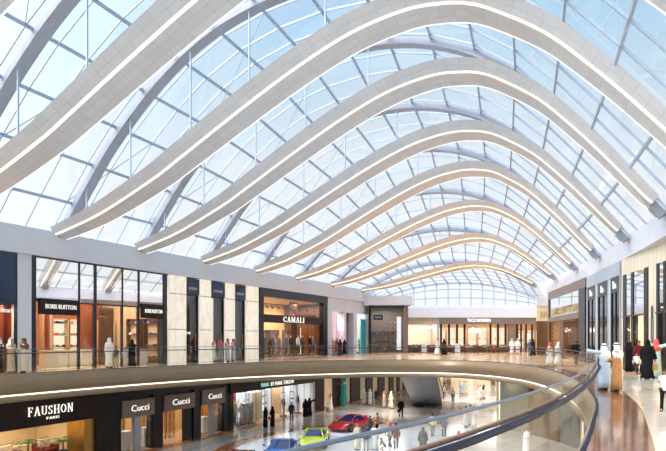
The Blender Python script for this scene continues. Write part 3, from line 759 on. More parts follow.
def teal_corner_shop():
    d = 71.0
    def P(px): lat = (px-CX)/F*d; return Vector((lat*Cc-d*S, lat*S+d*Cc))
    fc = facet_between(P(368.5), P(408)); s = Shop(fc, 0, 0, 'dark teal framed shop front on the end of the left wall', us=(0, fc.W))
    zt = 5.75
    c = MB(); mtx = s.r.matrix_world
    c.box(-.6, s.W+.5, -.4, 3, zt, zt+1.15, 0, mtx); struct(c.obj('wall_far_cornice', M['white']))
    s.shell(4, zt-.1, 'shopfloor', 'taupe', 'grey', 'grey')
    s.box('post', 'black', 0, .3, -.15, .2, 0, zt); s.box('post', 'taupe', s.W-.45, s.W, -.2, .4, 0, zt)
    s.box('frame_header', 'navyframe', .3, s.W-.45, -.1, .2, zt-.35, zt); s.box('window_pane', 'shopglass', .3, s.W-.45, 0, .02, 0, zt-.35)
    sg = s.box('sign_board', 'darkglass', .6, 1.7, -.12, -.02, 4.0, 4.6); s.text('ROYAL', .2, .7, 1.15, -.14, 4.3, 'letter_dim', False, sg)
    s.box('poster_light_panel', 'backlit_white', s.W-1.3, s.W-.8, .3, .4, .4, 4.4)
    s.light(s.W/2, 1.6, zt-.4, (3, 2), 120, (1, .93, .85))
    for i, x in enumerate((.5, 1.7, 2.9)):
        shelf_unit(s.at(x, 2.6, .023), fc.a, 1.0, 2.6, 3, ['dark shelf nearest the black post of the teal corner shop', 'middle dark shelf in the teal corner shop', 'dark shelf nearest the tall light panel of the teal corner shop'][i], 'charcoal', 'taupe', 3, 'small item on the teal corner shop shelves', None, 40+i)

def far_front():
    W = FAR.W
    mtx = Matrix.Translation(FAR.pt(0, 0, 0)) @ Matrix.Rotation(FAR.a, 4, 'Z')
    mb = MB(); mb.box(FAR.u(400), W, -.3, .8, 4.45, 5.75, 0, mtx); mb.box(FAR.u(400), W, 0, .8, 5.75, 6.0, 0, mtx); struct(mb.obj('wall_far', M['white']))
    mb = MB(); mb.box(-2, W+2, 8.2, 8.4, 0, 6, 0, mtx); struct(mb.obj('wall_far_back', M['offwhite']))
    # white glazed shop
    s = Shop(FAR, 404, 439, 'bright white glazed cafe under a pleated beige curtain band')
    s.shell(6, 4.4, 'shopfloor', 'offwhite', 'offwhite', 'offwhite')
    s.box('curtain_band', 'curtain', 0, s.W, -.1, .05, 3.55, 4.45); s.box('window_pane', 'shopglass', 0, s.W, 0, .02, .9, 3.55)
    s.box('low_wall', 'walnut', 0, s.W, -.05, .1, 0, .9); s.box('end_post', 'grey', s.W-.25, s.W, -.15, .2, 0, 4.45)
    mb = MB(); mb.tube([(s.W*.25, 2.4, 2.6), (s.W*.5, 2.2, 3.0), (s.W*.75, 2.2, 3.25), (s.W*.95, 2.4, 3.2)], [.1, .25, .22, .08], 10, flat=.6); mb.obj('cloud_lamp', M['lampwhite'], s.r, True)
    s.light(s.W/2, 3, 4.2, (4, 3), 150, (1, .93, .84))
    # restaurant
    s = Shop(FAR, 439, 519, 'brown fronted restaurant with the TUCCI ROMDEIN sign across the far end')
    s.shell(7, 4.4, 'shopfloor', 'oak', 'oak', 'cream')
    z0 = 3.62
    b = s.box('sign_fascia', 'taupe', 0, s.W, -.25, .1, z0, 4.44); s.text('TUCCI ROMDEIN', .42, s.X(490)-s.X(467), s.X(478.5), -.28, (z0+4.44)/2+.05, 'letter_bright', False, b, .015)
    for px in (441, 449, 457, 464.5, 490.5, 498, 505.5, 517): s.box('window_post', 'brownblack', s.X(px)-.12, s.X(px)+.12, -.1, .1, 0, z0)
    for a, c in ((441, 449), (449, 457), (457, 464.5), (464.5, 490.5), (490.5, 498), (498, 505.5), (505.5, 517)):
        s.box('window_pane', 'shopglass', s.X(a)+.12, s.X(c)-.12, 0, .02, .8, z0)
    s.box('low_wall', 'walnut', 0, s.W, -.05, .1, 0, .8)
    s.light(s.W*.25, 3, 4.2, (3, 3), 260, (1, .9, .76)); s.light(s.W*.75, 3, 4.2, (3, 3), 260, (1, .9, .76))
    for i in range(7):
        x = .5+i*1.42
        shelf_unit(s.at(x, 4.6, .023), FAR.a, 1.2, 3.2, 3, 'lit oak bottle shelf in the far restaurant, ' + ['at its left end', 'second from its left end', 'third from its left end', 'behind the crystal lamp', 'third from its right end', 'second from its right end', 'at its right end'][i], 'oak', 'backlit', 2, 'small bottle or jar on the far restaurant shelves', None, 60+i)
    r = empty('chandelier', s.at(s.X(477.5), 1.6, 2.75)); tag(r, 'white crystal chandelier in the middle window of the far restaurant', 'chandelier')
    mb = MB(); mb.tube([(0, 0, .4), (0, 0, 1.6)], .02, 6); mb.obj('rod', M['gold'], r)
    rr = random.Random(4); mb = MB()
    for i in range(60):
        a = rr.uniform(0, 2*PI); q = rr.uniform(.1, .75); mb.ell((q*math.cos(a), q*math.sin(a), rr.uniform(-.15, .4)*(1-q*.5)), (.055, .055, .09), 5, 4)
    mb.obj('crystal', M['lampwhite'], r)['kind'] = 'stuff'
    # dark fronted shop right of the restaurant
    s = Shop(FAR, 519, 551, 'dark fronted lit bakery between the far restaurant and the gold corner')
    s.shell(5, 4.4, 'shopfloor', 'oak', 'walnut', 'cream'); s.box('fascia', 'taupe', 0, s.W, -.1, .1, 3.6, 4.44)
    for px in (521, 526, 532, 540): s.box('window_post', 'brownblack', s.X(px)-.1, s.X(px)+.1, -.1, .1, 0, 3.6)
    s.light(s.W/2, 2, 4.2, (3, 2), 170, (1, .78, .5))
    for i, x in enumerate((.3, 1.7, 3.0)): shelf_unit(s.at(x, 2.5, .023), FAR.a, 1.2, 2.8, 3, ['lit shelf at the left of the far bakery', 'lit shelf in the middle of the far bakery', 'lit shelf at the right of the far bakery'][i], 'oak', 'backlit', 3, 'small loaf or jar on the bakery shelves', None, 80+i)

def rw_point(px):
    """where a sight line at column px meets the curved right wall"""
    lo, hi = 3.0, 75.0
    f = lambda a: (CX+F*(Cc*right_wall(a)+S*a)/(-S*right_wall(a)+Cc*a))-px
    for _ in range(60):
        m = (lo+hi)/2
        if f(m) > 0: lo = m
        else: hi = m
    return Vector((right_wall(lo), lo))
def right_shops():
    A, B, C_, D = rw_point(549), rw_point(587), rw_point(621.5), rw_point(652)
    fa = facet_between(A, B); s = Shop(fa, 0, 0, 'brown metal framed shop front with gilt LOUIS HUITTON lettering across its upper glass', us=(.0, fa.W-.12))
    s.shell(4, 5.4, 'shopfloor', 'oak', 'walnut', 'cream')
    z = s.Z
    s.box('header', 'taupe', 0, s.W, -.1, .2, 5.45, 6.15)
    s.box('corner_post', 'charcoal', s.X(580), s.W, -.12, .3, 0, 5.45); s.box('post', 'walnut', 0, .5, -.1, .3, 0, 5.45); s.box('post', 'walnut', s.X(560), s.X(564), -.05, .2, 0, 3.4)
    s.box('upper_pane', 'transom', .5, s.X(580), -.02, 0, 3.75, 5.45)
    sb = s.box('sign_band', 'taupe', .5, s.X(580), -.12, .1, 3.3, 3.75)
    s.text('LOUIS HUITTON', .62, s.X(578)-s.X(552), (s.X(578)+s.X(552))/2, -.06, 4.15, 'letter_gold', True)
    lat = MB(); x0, x1 = .6, s.X(560)
    n = 7
    for i in range(n):
        for j in range(8):
            cx = x0+(x1-x0)*(i+.5)/n; cz = .25+j*.4; rx = (x1-x0)/n*.5
            for k in range(8):
                a0, a1 = 2*PI*k/8, 2*PI*(k+1)/8
                lat.bar((cx+rx*math.cos(a0), .1, cz+.2*math.sin(a0)), (cx+rx*math.cos(a1), .1, cz+.2*math.sin(a1)), .05)
    lat.obj('gilt_lattice', M['gold'], s.r)
    s.box('lattice_back', 'cream', .5, x1, .3, .36, 0, 3.3)
    s.box('window_pane', 'shopglass', s.X(564), s.X(580), 0, .02, .1, 3.3)
    s.light(s.W*.5, 2, 5.2, (3, 2), 320, (1, .8, .5))
    counter(s.at(s.X(572), 1.2, .023), fa.a, 1.6, .5, 1.0, 'oak display counter in the gilt lettered shop window', 'oak')
    shelf_unit(s.at(s.X(565), 2.4, .023), fa.a, 2.2, 2.8, 4, 'lit shelf behind the window of the gilt lettered shop', 'oak', 'backlit', 3, 'small item on the shelf of the gilt lettered shop', None, 90)
    # side return of the corner shop and its white cornice
    d = 62.5
    def P(px, d=d): lat = (px-CX)/F*d; return Vector((lat*Cc-d*S, lat*S+d*Cc))
    fr = facet_between(P(537), P(549.5)); r = Shop(fr, 0, 0, 'narrow gold panelled return of the corner shop with lettering', 'storefront', 'storefront', us=(0, fr.W))
    r.box('gold_panel', 'cream', 0, r.W, 0, .2, 3.61, 5.18); r.box('lower_panel', 'bronze', 0, r.W, .05, .2, 0, 3.6)
    r.text('LO', .6, .75, r.W*.55, -.03, 4.3, 'letter_gold', True)
    mb = MB(); mb.box(-.05, r.W+.1, -.1, .4, 5.2, 6.25, 0, r.r.matrix_world); struct(mb.obj('wall_right_corner', M['white']))
    # dark blue metal front with three tall black doors
    fb = facet_between(B, C_); s = Shop(fb, 0, 0, 'silver blue shop front with three tall black doors topped by white F emblems', us=(.06, fb.W-.12))
    s.box('cladding_head', 'silverblue', 0, s.W, -.05, .4, 5.35, 6.15)
    cols = [(587.8, 595.8), (598, 608), (611, 619.8)]
    edges = [0]+[v for a, b in cols for v in (s.X(a), s.X(b))]+[s.W]
    for i in range(0, 8, 2): s.box('cladding_pier', 'silverblue', edges[i], edges[i+1], -.03, .4, 0, 5.35)
    for a, b in cols:
        x0, x1 = s.X(a), s.X(b); w = x1-x0; z1 = 5.3; z0 = 4.45
        sg = s.box('sign_block', 'black', x0, x1, -.02, .3, z0, 5.35)
        mb = MB(); c = (x0+x1)/2; h = .44; k = min(.62, w*.6); zz = (z0+z1)/2-.2
        mb.box(c-k/2, c-k/2+.13, -.08, -.03, zz, zz+h); mb.box(c-k/2, c+k/2, -.08, -.03, zz, zz+.12); mb.box(c-.02, c+.1, -.08, -.03, zz, zz+.3); mb.box(c+.2, c+.3, -.08, -.03, zz, zz+.22)
        mb.obj('emblem', M['letter'], sg)
        s.box('door_pane', 'darkglass', x0+.12, x1-.12, .04, .1, .05, z0); fr = MB(); fr.box(x0, x0+.16, -.02, .2, 0, z0); fr.box(x1-.16, x1, -.02, .2, 0, z0); fr.box(c-.07, c+.07, -.01, .2, 0, z0); fr.obj('door_frame', M['black'], s.r)
        s.box('side_light', 'backlit_white', x0-.08, x0-.03, -.07, -.05, .1, 5.2)
    # pale gold front with black framed windows up to the camera side
    prev = C_; k = 0
    specs = [(None, 'pale gold shop front with two black framed tall windows and a slim vertical emblem'), (None, 'pale gold shop front with black framed windows at the right edge of the view')]
    E_ = Vector((right_wall(22.5), 22.5)); Ef = Vector((right_wall(12.0), 12.0))
    sh = Vector((1.2, .2))
    for i, (p, q) in enumerate(((C_, E_+sh), (E_+sh, Ef+sh))):
        fc = facet_between(p, q); s = Shop(fc, 0, 0, specs[i][1], us=(.06, fc.W-.12)); zt = 5.25
        s.shell(4.5, 5.6, 'shopfloor', 'offwhite', 'offwhite', 'white')
        s.box('head_panel', 'goldpanel', 0, s.W, -.02, .3, zt, 6.15)
        wins = ((623.5, 649, ((623.5, 626.3), (631.5, 634), (644.5, 648.5))), (657, 676, ((657, 659.3), (664, 666.5), (674, 676)))) if i == 0 else ()
        last = 0
        if i == 0:
            for a, b, posts in wins:
                s.box('gold_pier', 'goldpanel', last, s.X(a), -.02, .3, 0, zt); last = s.X(b)
                for u, v in posts: s.box('black_post', 'black', s.X(u), s.X(v), -.04, .2, 0, zt)
                for (u, v), (u2, v2) in zip(posts, posts[1:]):
                    s.box('window_pane', 'shopglass', s.X(v), s.X(u2), 0, .02, .05, 2.9); s.box('mirror_pane', 'transom', s.X(v), s.X(u2), -.01, .02, 2.98, zt)
                s.box('transom_rail', 'charcoal', s.X(a), s.X(b), -.08, .05, 2.9, 2.98)
            s.box('gold_pier', 'goldpanel', last, s.W, -.02, .3, 0, zt)
            em = MB(); c = s.X(653.2)
            for sg in (-1, 1): em.tube([(c+sg*x, -.05, zz) for x, zz in ((.0, 1.5), (.12, 1.7), (.12, 2.7), (.05, 2.85), (.1, 3.0), (.1, 3.2), (0, 3.3))], .022, 6)
            em.obj('emblem', M['charcoal'], s.r)
        else:
            for j in range(4):
                x = j*s.W/4; s.box('black_post', 'black', x, x+.3, -.04, .2, 0, zt); s.box('window_pane', 'shopglass', x+.35, x+s.W/4, 0, .02, .05, zt)
        s.light(s.W*.35, 1.8, 5.2, (4, 2.5), 520, (1, .88, .70))
        for j in range(3 if i == 0 else 0):
            shelf_unit(s.at(.8+j*s.W/3, 3.2, .023), fc.a, 1.8, 2.8, 4, 'lit shelf in the pale gold shop, %s' % [['behind its first black post', 'behind its broad black post', 'behind the wall emblem'], ['first past the emblem', 'second past the emblem', 'third past the emblem']][i][j], 'white', 'backlit', 3, 'small item on the pale gold shop shelves', None, 100+i*5+j)
    fc = facet_between(Ef, Vector((right_wall(-8), -8))); pier('wall_right_near', fc, 0, 0, 0, 6.15, 'offwhite', 0, .4, (0, fc.W))

# ---------------------------------------------------------------- lower level shops
def palm(loc, h, label, seed):
    rr = random.Random(seed); r = empty('potted_palm', loc); tag(r, label, 'plant')
    mb = MB(); mb.lathe([(.16, 0), (.2, .04), (.24, .4), (.21, .4), (.19, .34)], n=12); mb.obj('pot', M['pot'], r, True)
    mb = MB(); mb.lathe([(.0, .33), (.19, .34), (.0, .36)], n=10, caps=False); mb.tube([(0, 0, .33), (.01, 0, h*.55)], [.05, .03], 6); mb.obj('stem', M['walnut'], r)
    mb = MB()
    for i in range(13):
        a = i*2.4+rr.uniform(-.2, .2); L = h*rr.uniform(.45, .62); up = rr.uniform(.5, 1.1)
        pts = []
        for k in range(7):
            t = k/6; pts.append(Vector((math.cos(a)*L*t*.75, math.sin(a)*L*t*.75, h*.5+L*(up*t-.75*t*t))))
        mb.tube(pts, [.012]*7, 4)
        for k in range(1, 7):
            p = pts[k]; t = (pts[k]-pts[k-1]).normalized(); sd = t.cross(Vector((0, 0, 1))).normalized()
            for sg in (-1, 1):
                ln = .26*(1-.5*k/6)
                q = p+sd*sg*ln+t*.1-Vector((0, 0, .05)); w = t*.03
                mb.add([p-w, p+w, q, p-w+Vector((0, 0, .006)), p+w+Vector((0, 0, .006)), q+Vector((0, 0, .004))], [(0, 2, 1), (3, 4, 5), (0, 1, 4, 3), (1, 2, 5, 4), (2, 0, 3, 5)])
    mb.obj('fronds', M['green'], r)
def armchair(loc, rz, label, w=.85):
    r = empty('armchair', loc, rz); tag(r, label, 'armchair')
    def rb(x0, x1, y0, y1, z0, z1, b=.05):
        mb = MB()
        mb.loft(
                [[Vector((x, y, z)) for x, y in ((x0+b, y0), (x1-b, y0), (x1, y0+b), (x1, y1-b), (x1-b, y1), (x0+b, y1), (x0, y1-b), (x0, y0+b))] for z in (z0, z1-b)]+
                [[Vector((x, y, z1)) for x, y in ((x0+2*b, y0+b), (x1-2*b, y0+b), (x1-b, y0+2*b), (x1-b, y1-2*b), (x1-2*b, y1-b), (x0+2*b, y1-b), (x0+b, y1-2*b), (x0+b, y0+2*b))]])
        return mb
    k = .05
    for sx in (-1, 1): rb(*(sorted((sx*w/2, sx*(w/2-.16)))), -.4, .4, .12, .62, k).obj('arm', M['redseat'], r)
    rb(-w/2, w/2, .25, .45, .12, .9, k).obj('backrest', M['redseat'], r)
    rb(-w/2+.16, w/2-.16, -.4, .25, .12, .42, k).obj('seat', M['redseat'], r)
    c = rb(-w/2+.18, w/2-.18, .08, .26, .43, 1.0, .07); c.obj('cushion', M['cushion'], r)
    for sx in (-1, 1):
        for y in (-.34, .38):
            mb = MB(); mb.tube([(sx*(w/2-.08), y, 0), (sx*(w/2-.08), y, .13)], [.025, .035], 8); mb.obj('leg', M['walnut'], r)
def lower_shops():
    top = 4.12  # under the gallery edge
    s = Shop(LL, -14, 112, 'dark brown patisserie front with the FAUSHON PARIS sign')
    z0 = s.Z(50, 424.5)
    s.shell(4.5, z0+.2, 'shopfloor', 'cream', 'cream', 'cream', 0, s.X(90))
    b = s.box('sign_fascia', 'brownblack', 0, s.W, -.1, .3, z0, top)
    for px in (17, 47, 73, 97): s.box('fascia_joint', 'black', s.X(px)-.01, s.X(px)+.01, -.105, -.09, z0, top, b)
    s.text('FAUSHON', .48, s.X(71)-s.X(26), (s.X(71)+s.X(26))/2, -.14, s.Z(48.5, 409.5), 'letter_warm', True, b)
    s.text('PARIS', .13, s.X(56)-s.X(43), (s.X(56)+s.X(43))/2+.1, -.12, s.Z(50, 417.3), 'letter_warm', True, b)
    s.box('orange_reveal', 'gold', s.X(85), s.X(95), .05, 1.5, 0, z0); s.box('end_pier', 'brownblack', s.X(95), s.W, -.1, 1.0, 0, z0)
    s.light(s.X(40), 2, z0+.1, (4, 3), 95, (1, .84, .6)); s.light(s.X(5), 2, z0+.1, (3, 3), 60, (1, .84, .6))
    z = LOW+.023
    for px, off, lb in ((8, 1.7, 'dark red armchair with cream cushion, left of the two in the patisserie'), (46, 1.8, 'dark red armchair with cream cushion, right of the two in the patisserie')):
        armchair(s.f.pt(s.f.u(px, off), off, z+.50), s.f.a+.2, lb, 1.3)
    s.box('window_plinth', 'walnut', s.X(-30), s.X(84), .35, 2.6, .02, .515)
    palm(s.f.pt(s.f.u(28, .75), .75, z+.5), 2.0, 'green potted palm between the two red armchairs', 1)
    palm(s.f.pt(s.f.u(63, .55), .55, z+.5), 1.6, 'green potted palm beside the orange reveal of the patisserie', 2)
    counter(s.f.pt(s.f.u(14, 3.5), 3.5, z), s.f.a, 3, .5, 1.0, 'cream counter at the back of the patisserie', 'cream')
    # three-bay boutique
    s = Shop(LL, 112, 228, 'black boutique front with three grey Cucci sign panels')
    s.box('black_head', 'black', 0, s.W, -.05, .4, s.Z(170, 392), top)
    bays = [(120, 152, 399.5, 416.5, 135), (162, 192.5, 394, 409.5, 177), (200, 223, 388.5, 404, 211)]
    prev = 0
    for a, c, yt, yb, m in bays:
        s.box('black_pier', 'black', prev, s.X(a), -.1, .5, 0, s.Z(170, 392)); prev = s.X(c)
        x0, x1 = s.X(a), s.X(c); zt, zb = s.Z(m, yt), s.Z(m, yb)
        sg = s.box('sign_panel', 'taupe', x0, x1, -.22, .1, zb, zt); s.text('Cucci', .42, (x1-x0)*.55, (x0+x1)/2+.1, -.24, (zb+zt)/2, 'letter', False, sg, .02)
        s.box('panel_return', 'black', x0, x1, .1, .5, zb, s.Z(170, 392))
    s.box('black_pier', 'black', prev, s.W, -.1, .5, 0, s.Z(170, 392))
    s.shell(3.2, 3.6, 'shopfloor', 'oak', 'gold', 'cream', s.X(118), s.X(226), .5)
    for a, c in ((133, 139.5), (209, 213.5)): s.box('centre_post', 'grey', s.X(a), s.X(c), -.15, .1, 0, s.Z(135, 416) if a < 150 else s.Z(211, 404))
    s.box('door_leaf', 'black', s.X(183), s.X(192), .0, .1, 0, s.Z(177, 409))
    for a, c in ((120, 133), (139.5, 152), (162, 176), (200, 209), (213.5, 223)): s.box('window_pane', 'shopglass', s.X(a), s.X(c), .0, .02, .05, 2.5)
    for px in (164, 168, 172, 176, 126, 146, 204, 218): s.box('gilt_fin', 'gold', s.X(px, 1.4), s.X(px, 1.4)+.12, 1.6, 1.8, 0, 3.0)
    for i, (px, lb) in enumerate(((125, 'pale display plinth under the first Cucci panel, left of the post'), (144, 'pale display plinth under the first Cucci panel, right of the post'), (202.5, 'pale display plinth under the third Cucci panel, left of the post'), (213, 'pale display plinth under the third Cucci panel, right of the post'))):
        counter(s.f.pt(s.f.u(px, .9), .85, z), s.f.a, .5, .45, 1.25, lb, 'white', 'white')
    for f in (.15, .5, .85): s.light(s.W*f, 2.0, 3.5, (2.5, 1.5), 80, (1, .8, .52))
    # accessories shop
    s = Shop(LL, 228, 315, 'white accessories shop with MARK BY MARK TARSON on its black fascia')
    zf = s.Z(270, 388)
    b = s.box('sign_fascia', 'brownblack', 0, s.W, -.25, .2, zf, top)
    zc = (zf+s.Z(270, 381))/2+.05; w = s.X(291)-s.X(258.5)
    s.text('MARK', .36, w*.22, s.X(258.5)+w*.11, -.28, zc, 'letter_green', False, b, .015); s.text('BY MARK TARSON', .36, w*.72, s.X(258.5)+w*.64, -.28, zc, 'letter', False, b, .012)
    s.shell(4, zf+.2, 'shopfloor', 'white', 'white', 'white')
    s.box('end_post', 'black', 0, s.X(232), -.15, .3, 0, zf); s.box('end_post', 'grey', s.X(311.5), s.X(313.5), -.15, .2, 0, zf); s.box('end_post', 'brownblack', s.X(313.5), s.W, -.1, .3, 0, zf)
    for px in (246, 256, 264.5, 271, 283, 290, 297, 304): s.box('glazing_bar', 'grey', s.X(px)-.03, s.X(px)+.03, -.03, .03, 0, zf)
    for a, c in ((232, 264.5), (271, 311)): s.box('window_pane', 'shopglass', s.X(a), s.X(c), .0, .02, .03, zf)
    s.box('poster', 'poster', s.X(233, .8), s.X(239.5, .8), 1.15, 1.2, .2, 2.75)
    s.box('window_backing', 'taupe', s.X(240, .9), s.X(253, .9), .85, .95, 0, 1.7); s.box('gold_panel', 'cream', s.X(252, 1.2), s.X(262, 1.2), 1.2, 1.3, 0, 2.5); s.box('inner_door', 'oak', s.X(272, 1.8), s.X(281.5, 1.8), 1.8, 1.9, 0, 3.2)
    for i, (px, off, ww) in enumerate(((238, 1.36, 2.0), (250, 1.6, 1.3), (262, 2.0, 1.2), (280, 2.1, 1.3), (293, 2.0, 1.1))):
        shelf_unit(s.f.pt(s.uc(px, off, 1.5), off, z), s.f.a, ww, 3.5, 5, ['white lit wall shelf above the rainbow poster', 'white lit wall shelf above the cream panel of the accessories shop', 'tall white lit shelf left of the accessories shop door', 'white lit shelf right of the accessories shop door', 'last white lit shelf of the accessories shop'][i], 'white', 'backlit_white', 4, 'small coloured accessory on the white lit shelves', None, 120+i)
    s.light(s.W*.3, 1.8, zf+.1, (5, 2), 140, (.96, .97, 1)); s.light(s.W*.75, 1.8, zf+.1, (5, 2), 190, (1, .95, .9))
    # panelled wall beyond, cream windows between dark panels, running on behind the escalator
    s = Shop(LL, 315, 408, 'dark panelled shop wall with tall narrow cream windows', us=(LL.u(315), 92))
    s.box('dark_wall', 'brownblack', 0, s.W, .3, .5, 0, top)
    cw = [(324, 333), (342.5, 350.5), (360, 366), (372.5, 378), (384.5, 389), (393.5, 397), (400, 403), (406, 408)]
    prev = 0
    for a, c in cw:
        s.box('dark_panel', 'brownblack', prev, s.X(a), -.05, .3, 0, top); prev = s.X(c)
        s.box('cream_window', 'cream', s.X(a), s.X(c), .1, .2, .05, 3.7); s.box('window_head', 'brownblack', s.X(a), s.X(c), -.05, .3, 3.7, top)
        s.light((s.X(a)+s.X(c))/2, -.1, 4.0, (.8, .3), 9)
    s.box('dark_panel', 'brownblack', prev, s.W, -.05, .3, 0, top)
    # teal stacked display in the second window
    r = empty('stacked_display', s.f.pt(s.f.u(343.7, -.35), -.35, LOW), s.f.a); tag(r, 'teal stack of display boxes against the second cream window', 'display')
    for k, (w, h0, h1) in enumerate(((.9, 0, .9), (.6, .9, 1.7), (.7, 1.7, 2.2), (.4, 2.5, 3.0))):
        mb = MB(); mb.box(-w/2, w/2, -.2, .2, h0, h1); mb.obj('box', M['c_teal'], r)
    mb = MB(); mb.tube([(0, 0, 2.2), (0, 0, 2.5)], .03, 6); mb.obj('post', M['c_teal'], r)

def lower_right_wall():
    base = offset_curve(OPENING, 3.6)
    pts = resample([p for p in base if p.y > 4 and p.x > -9.5], 14)
    pts = pts[::-1]
    mats = ['smokeglass', 'bronze', 'smokeglass', 'smokeglass', 'cream', 'smokeglass', 'bronze', 'smokeglass', 'cream', 'bronze', 'smokeglass', 'bronze', 'smokeglass', 'cream']
    for i, (p, q) in enumerate(zip(pts, pts[1:])):
        fc = facet_between((p.x, p.y), (q.x, q.y), LOW); r = fc.root('wall_right_lower'); r['kind'] = 'structure'
        mb = MB(); mb.box(0, fc.W, .1, .3, 0, 4.1); struct(mb.obj('panel', M[mats[i % 14]], r))
        mb = MB(); mb.box(0, .25, -.05, .2, 0, 4.1); struct(mb.obj('pilaster', M['cream' if i % 3 == 0 else 'bronze'], r))
        if i % 3 == 0:
            mb = MB(); mb.box(.27, .31, -.02, .04, .1, 4.0); struct(mb.obj('light_strip', M['led_soft'], r))
        area('wall_wash', (fc.W/2, -.5, 4.05), (1.5, .3), 22, (1, .84, .6), (0, 0, 0), r)  # unseen lamp added under the slab to brighten this wall
    # far end of the lower hall
    d = 112.0
    def P(px): lat = (px-CX)/F*d; return Vector((lat*Cc-d*S, lat*S+d*Cc))
    fc = facet_between(P(380), P(580), LOW)
    mb = MB(); mtx = Matrix.Translation(fc.pt(0, 0, LOW)) @ Matrix.Rotation(fc.a, 4, 'Z'); mb.box(0, fc.W, .3, .6, 0, 4.1, 0, mtx); struct(mb.obj('wall_far_lower', M['cream']))
    for i in range(9):
        x = fc.W*i/9; mb = MB(); mb.box(x, x+.8, 0, .3, 0, 4.1, 0, mtx); struct(mb.obj('trim_2', M['walnut' if i % 2 else 'offwhite']))
    o = area('hall_fill', fc.pt(fc.W/2, -3, -1.6), (20, 3), 700, (1, .88, .7), (0, 0, fc.a))  # unseen fill lamp added to brighten the far end
    for (x, y) in ((-20, 54), (-8, 56), (-16, 70), (-4, 72), (-14, 88)): area('hall_fill', (x, y, -1.5), (6, 6), 520, (1, .96, .92))  # unseen fill lamps added under the slab to light the lower floor

def escalator():
    # rises from the far lower floor up to the gallery, its panelled underside towards the hall
    A = Vector((-16.9, 47.2, -1.39)); B = Vector((-14.3, 48.4, -1.39)); C = Vector((-18.0, 63.0, LOW)); D = Vector((-20.7, 61.7, LOW))
    r = empty('escalator', ((C+D)/2)); tag(r, 'escalator with a grey panelled underside descending beyond the gallery edge', 'escalator')
    o = r.location.copy()
    up = Vector((0, 0, 1.0))
    def loc(v): return v-o
    lo = [D, C]; 
    mb = MB(); q = [A, B, C, D]; tq = [A+Vector((0, 0, .0))]
    U = [v+Vector((0, 0, .85)) for v in (A, B)]; U = [Vector((v.x, v.y, -1.39)) for v in (A, B)]
    far = (C-B).normalized()
    A2, B2 = A+far*3.2, B+far*3.2; A2.z = B2.z = -1.39
    C2, D2 = C+far*2.6, D+far*2.6; C2.z = D2.z = LOW
    vs = [A, B, C, D, A2, B2, C2, D2]
    me = bpy.data.meshes.new('underside'); me.from_pydata([loc(v) for v in vs], [], [(3, 2, 1, 0), (4, 5, 6, 7), (0, 4, 7, 3), (1, 2, 6, 5), (0, 1, 5, 4), (3, 7, 6, 2)])
    uv = me.uv_layers.new(name='UVMap'); W = (B-A).length; L = (C-B).length
    U_ = {0: (0, L), 1: (W, L), 2: (W, 0), 3: (0, 0), 4: (0, L), 5: (W, L), 6: (W, 0), 7: (0, 0)}
    for lp in me.loops: uv.data[lp.index].uv = U_[lp.vertex_index]
    me.materials.append(M['escal']); ob = bpy.data.objects.new('underside', me); COL.objects.link(ob); ob.parent = r
    # side balustrades and handrails
    for (t, b_, nm) in ((A, D, 0), (B, C, 1)):
        sd = (B-A).normalized()*(.12 if nm else -.12)
        mb = MB(); t2 = t+far*3.2; b2 = b_+far*3.2; t2.z = -1.39; b2.z = LOW
        mb.loft([[loc(t+sd), loc(t2+sd), loc(b2+sd+Vector((0, 0, 1.0))), loc(b_+sd)], [loc(t), loc(t2), loc(b2+Vector((0, 0, 1.0))), loc(b_)]])
        mb.obj('side_skirt', M['escal_side'], r)
        mb = MB(); mb.tube([loc(t2+sd+Vector((0, 0, -.3))), loc(b2+sd+Vector((0, 0, 1.05))), loc(b2+sd+far*.6+Vector((0, 0, .95))), loc(b2+sd+far*.8+Vector((0, 0, .5)))], .06, 6); mb.obj('handrail', M['rubber'], r)
    mb = MB()
    n = 18
    for i in range(n):
        f = i/n; p = A2.lerp(D2, f); q = B2.lerp(C2, f); mb.loft([[loc(v+far*dx+Vector((0, 0, dz))) for dx, dz in ((0, 0), (0, .22), (.4, .22), (.4, 0))] for v in (p, q)])
    mb.obj('steps', M['charcoal'], r)
# ---------------------------------------------------------------- people
def skin_mesh(verts, edges, radii, root=0, sub=1):
    me = bpy.data.meshes.new('sk'); me.from_pydata(verts, edges, [])
    o = bpy.data.objects.new('sk', me); COL.objects.link(o)
    md = o.modifiers.new('s', 'SKIN'); md.use_smooth_shade = True
    for i, r in enumerate(radii):
        sv = me.skin_vertices[0].data[i]; sv.radius = r if isinstance(r, tuple) else (r, r); sv.use_root = (i == root)
    if sub: o.modifiers.new('u', 'SUBSURF').levels = sub
    bpy.context.view_layer.update()
    ev = o.evaluated_get(bpy.context.evaluated_depsgraph_get()); r = bpy.data.meshes.new_from_object(ev)
    vs = [v.co.copy() for v in r.vertices]; fs = [tuple(p.vertices) for p in r.polygons]
    bpy.data.objects.remove(o); bpy.data.meshes.remove(me); bpy.data.meshes.remove(r)
    return vs, fs
V3 = Vector
def limb(a, b, length1, length2, bend):
    """elbow/knee position between a and b, pushed towards bend"""
    m = (V3(a)+V3(b))/2; d = (V3(b)-V3(a)).length; L = (length1+length2)
    h = math.sqrt(max((L/2)**2-(d/2)**2, 0)); return m+V3(bend).normalized()*h
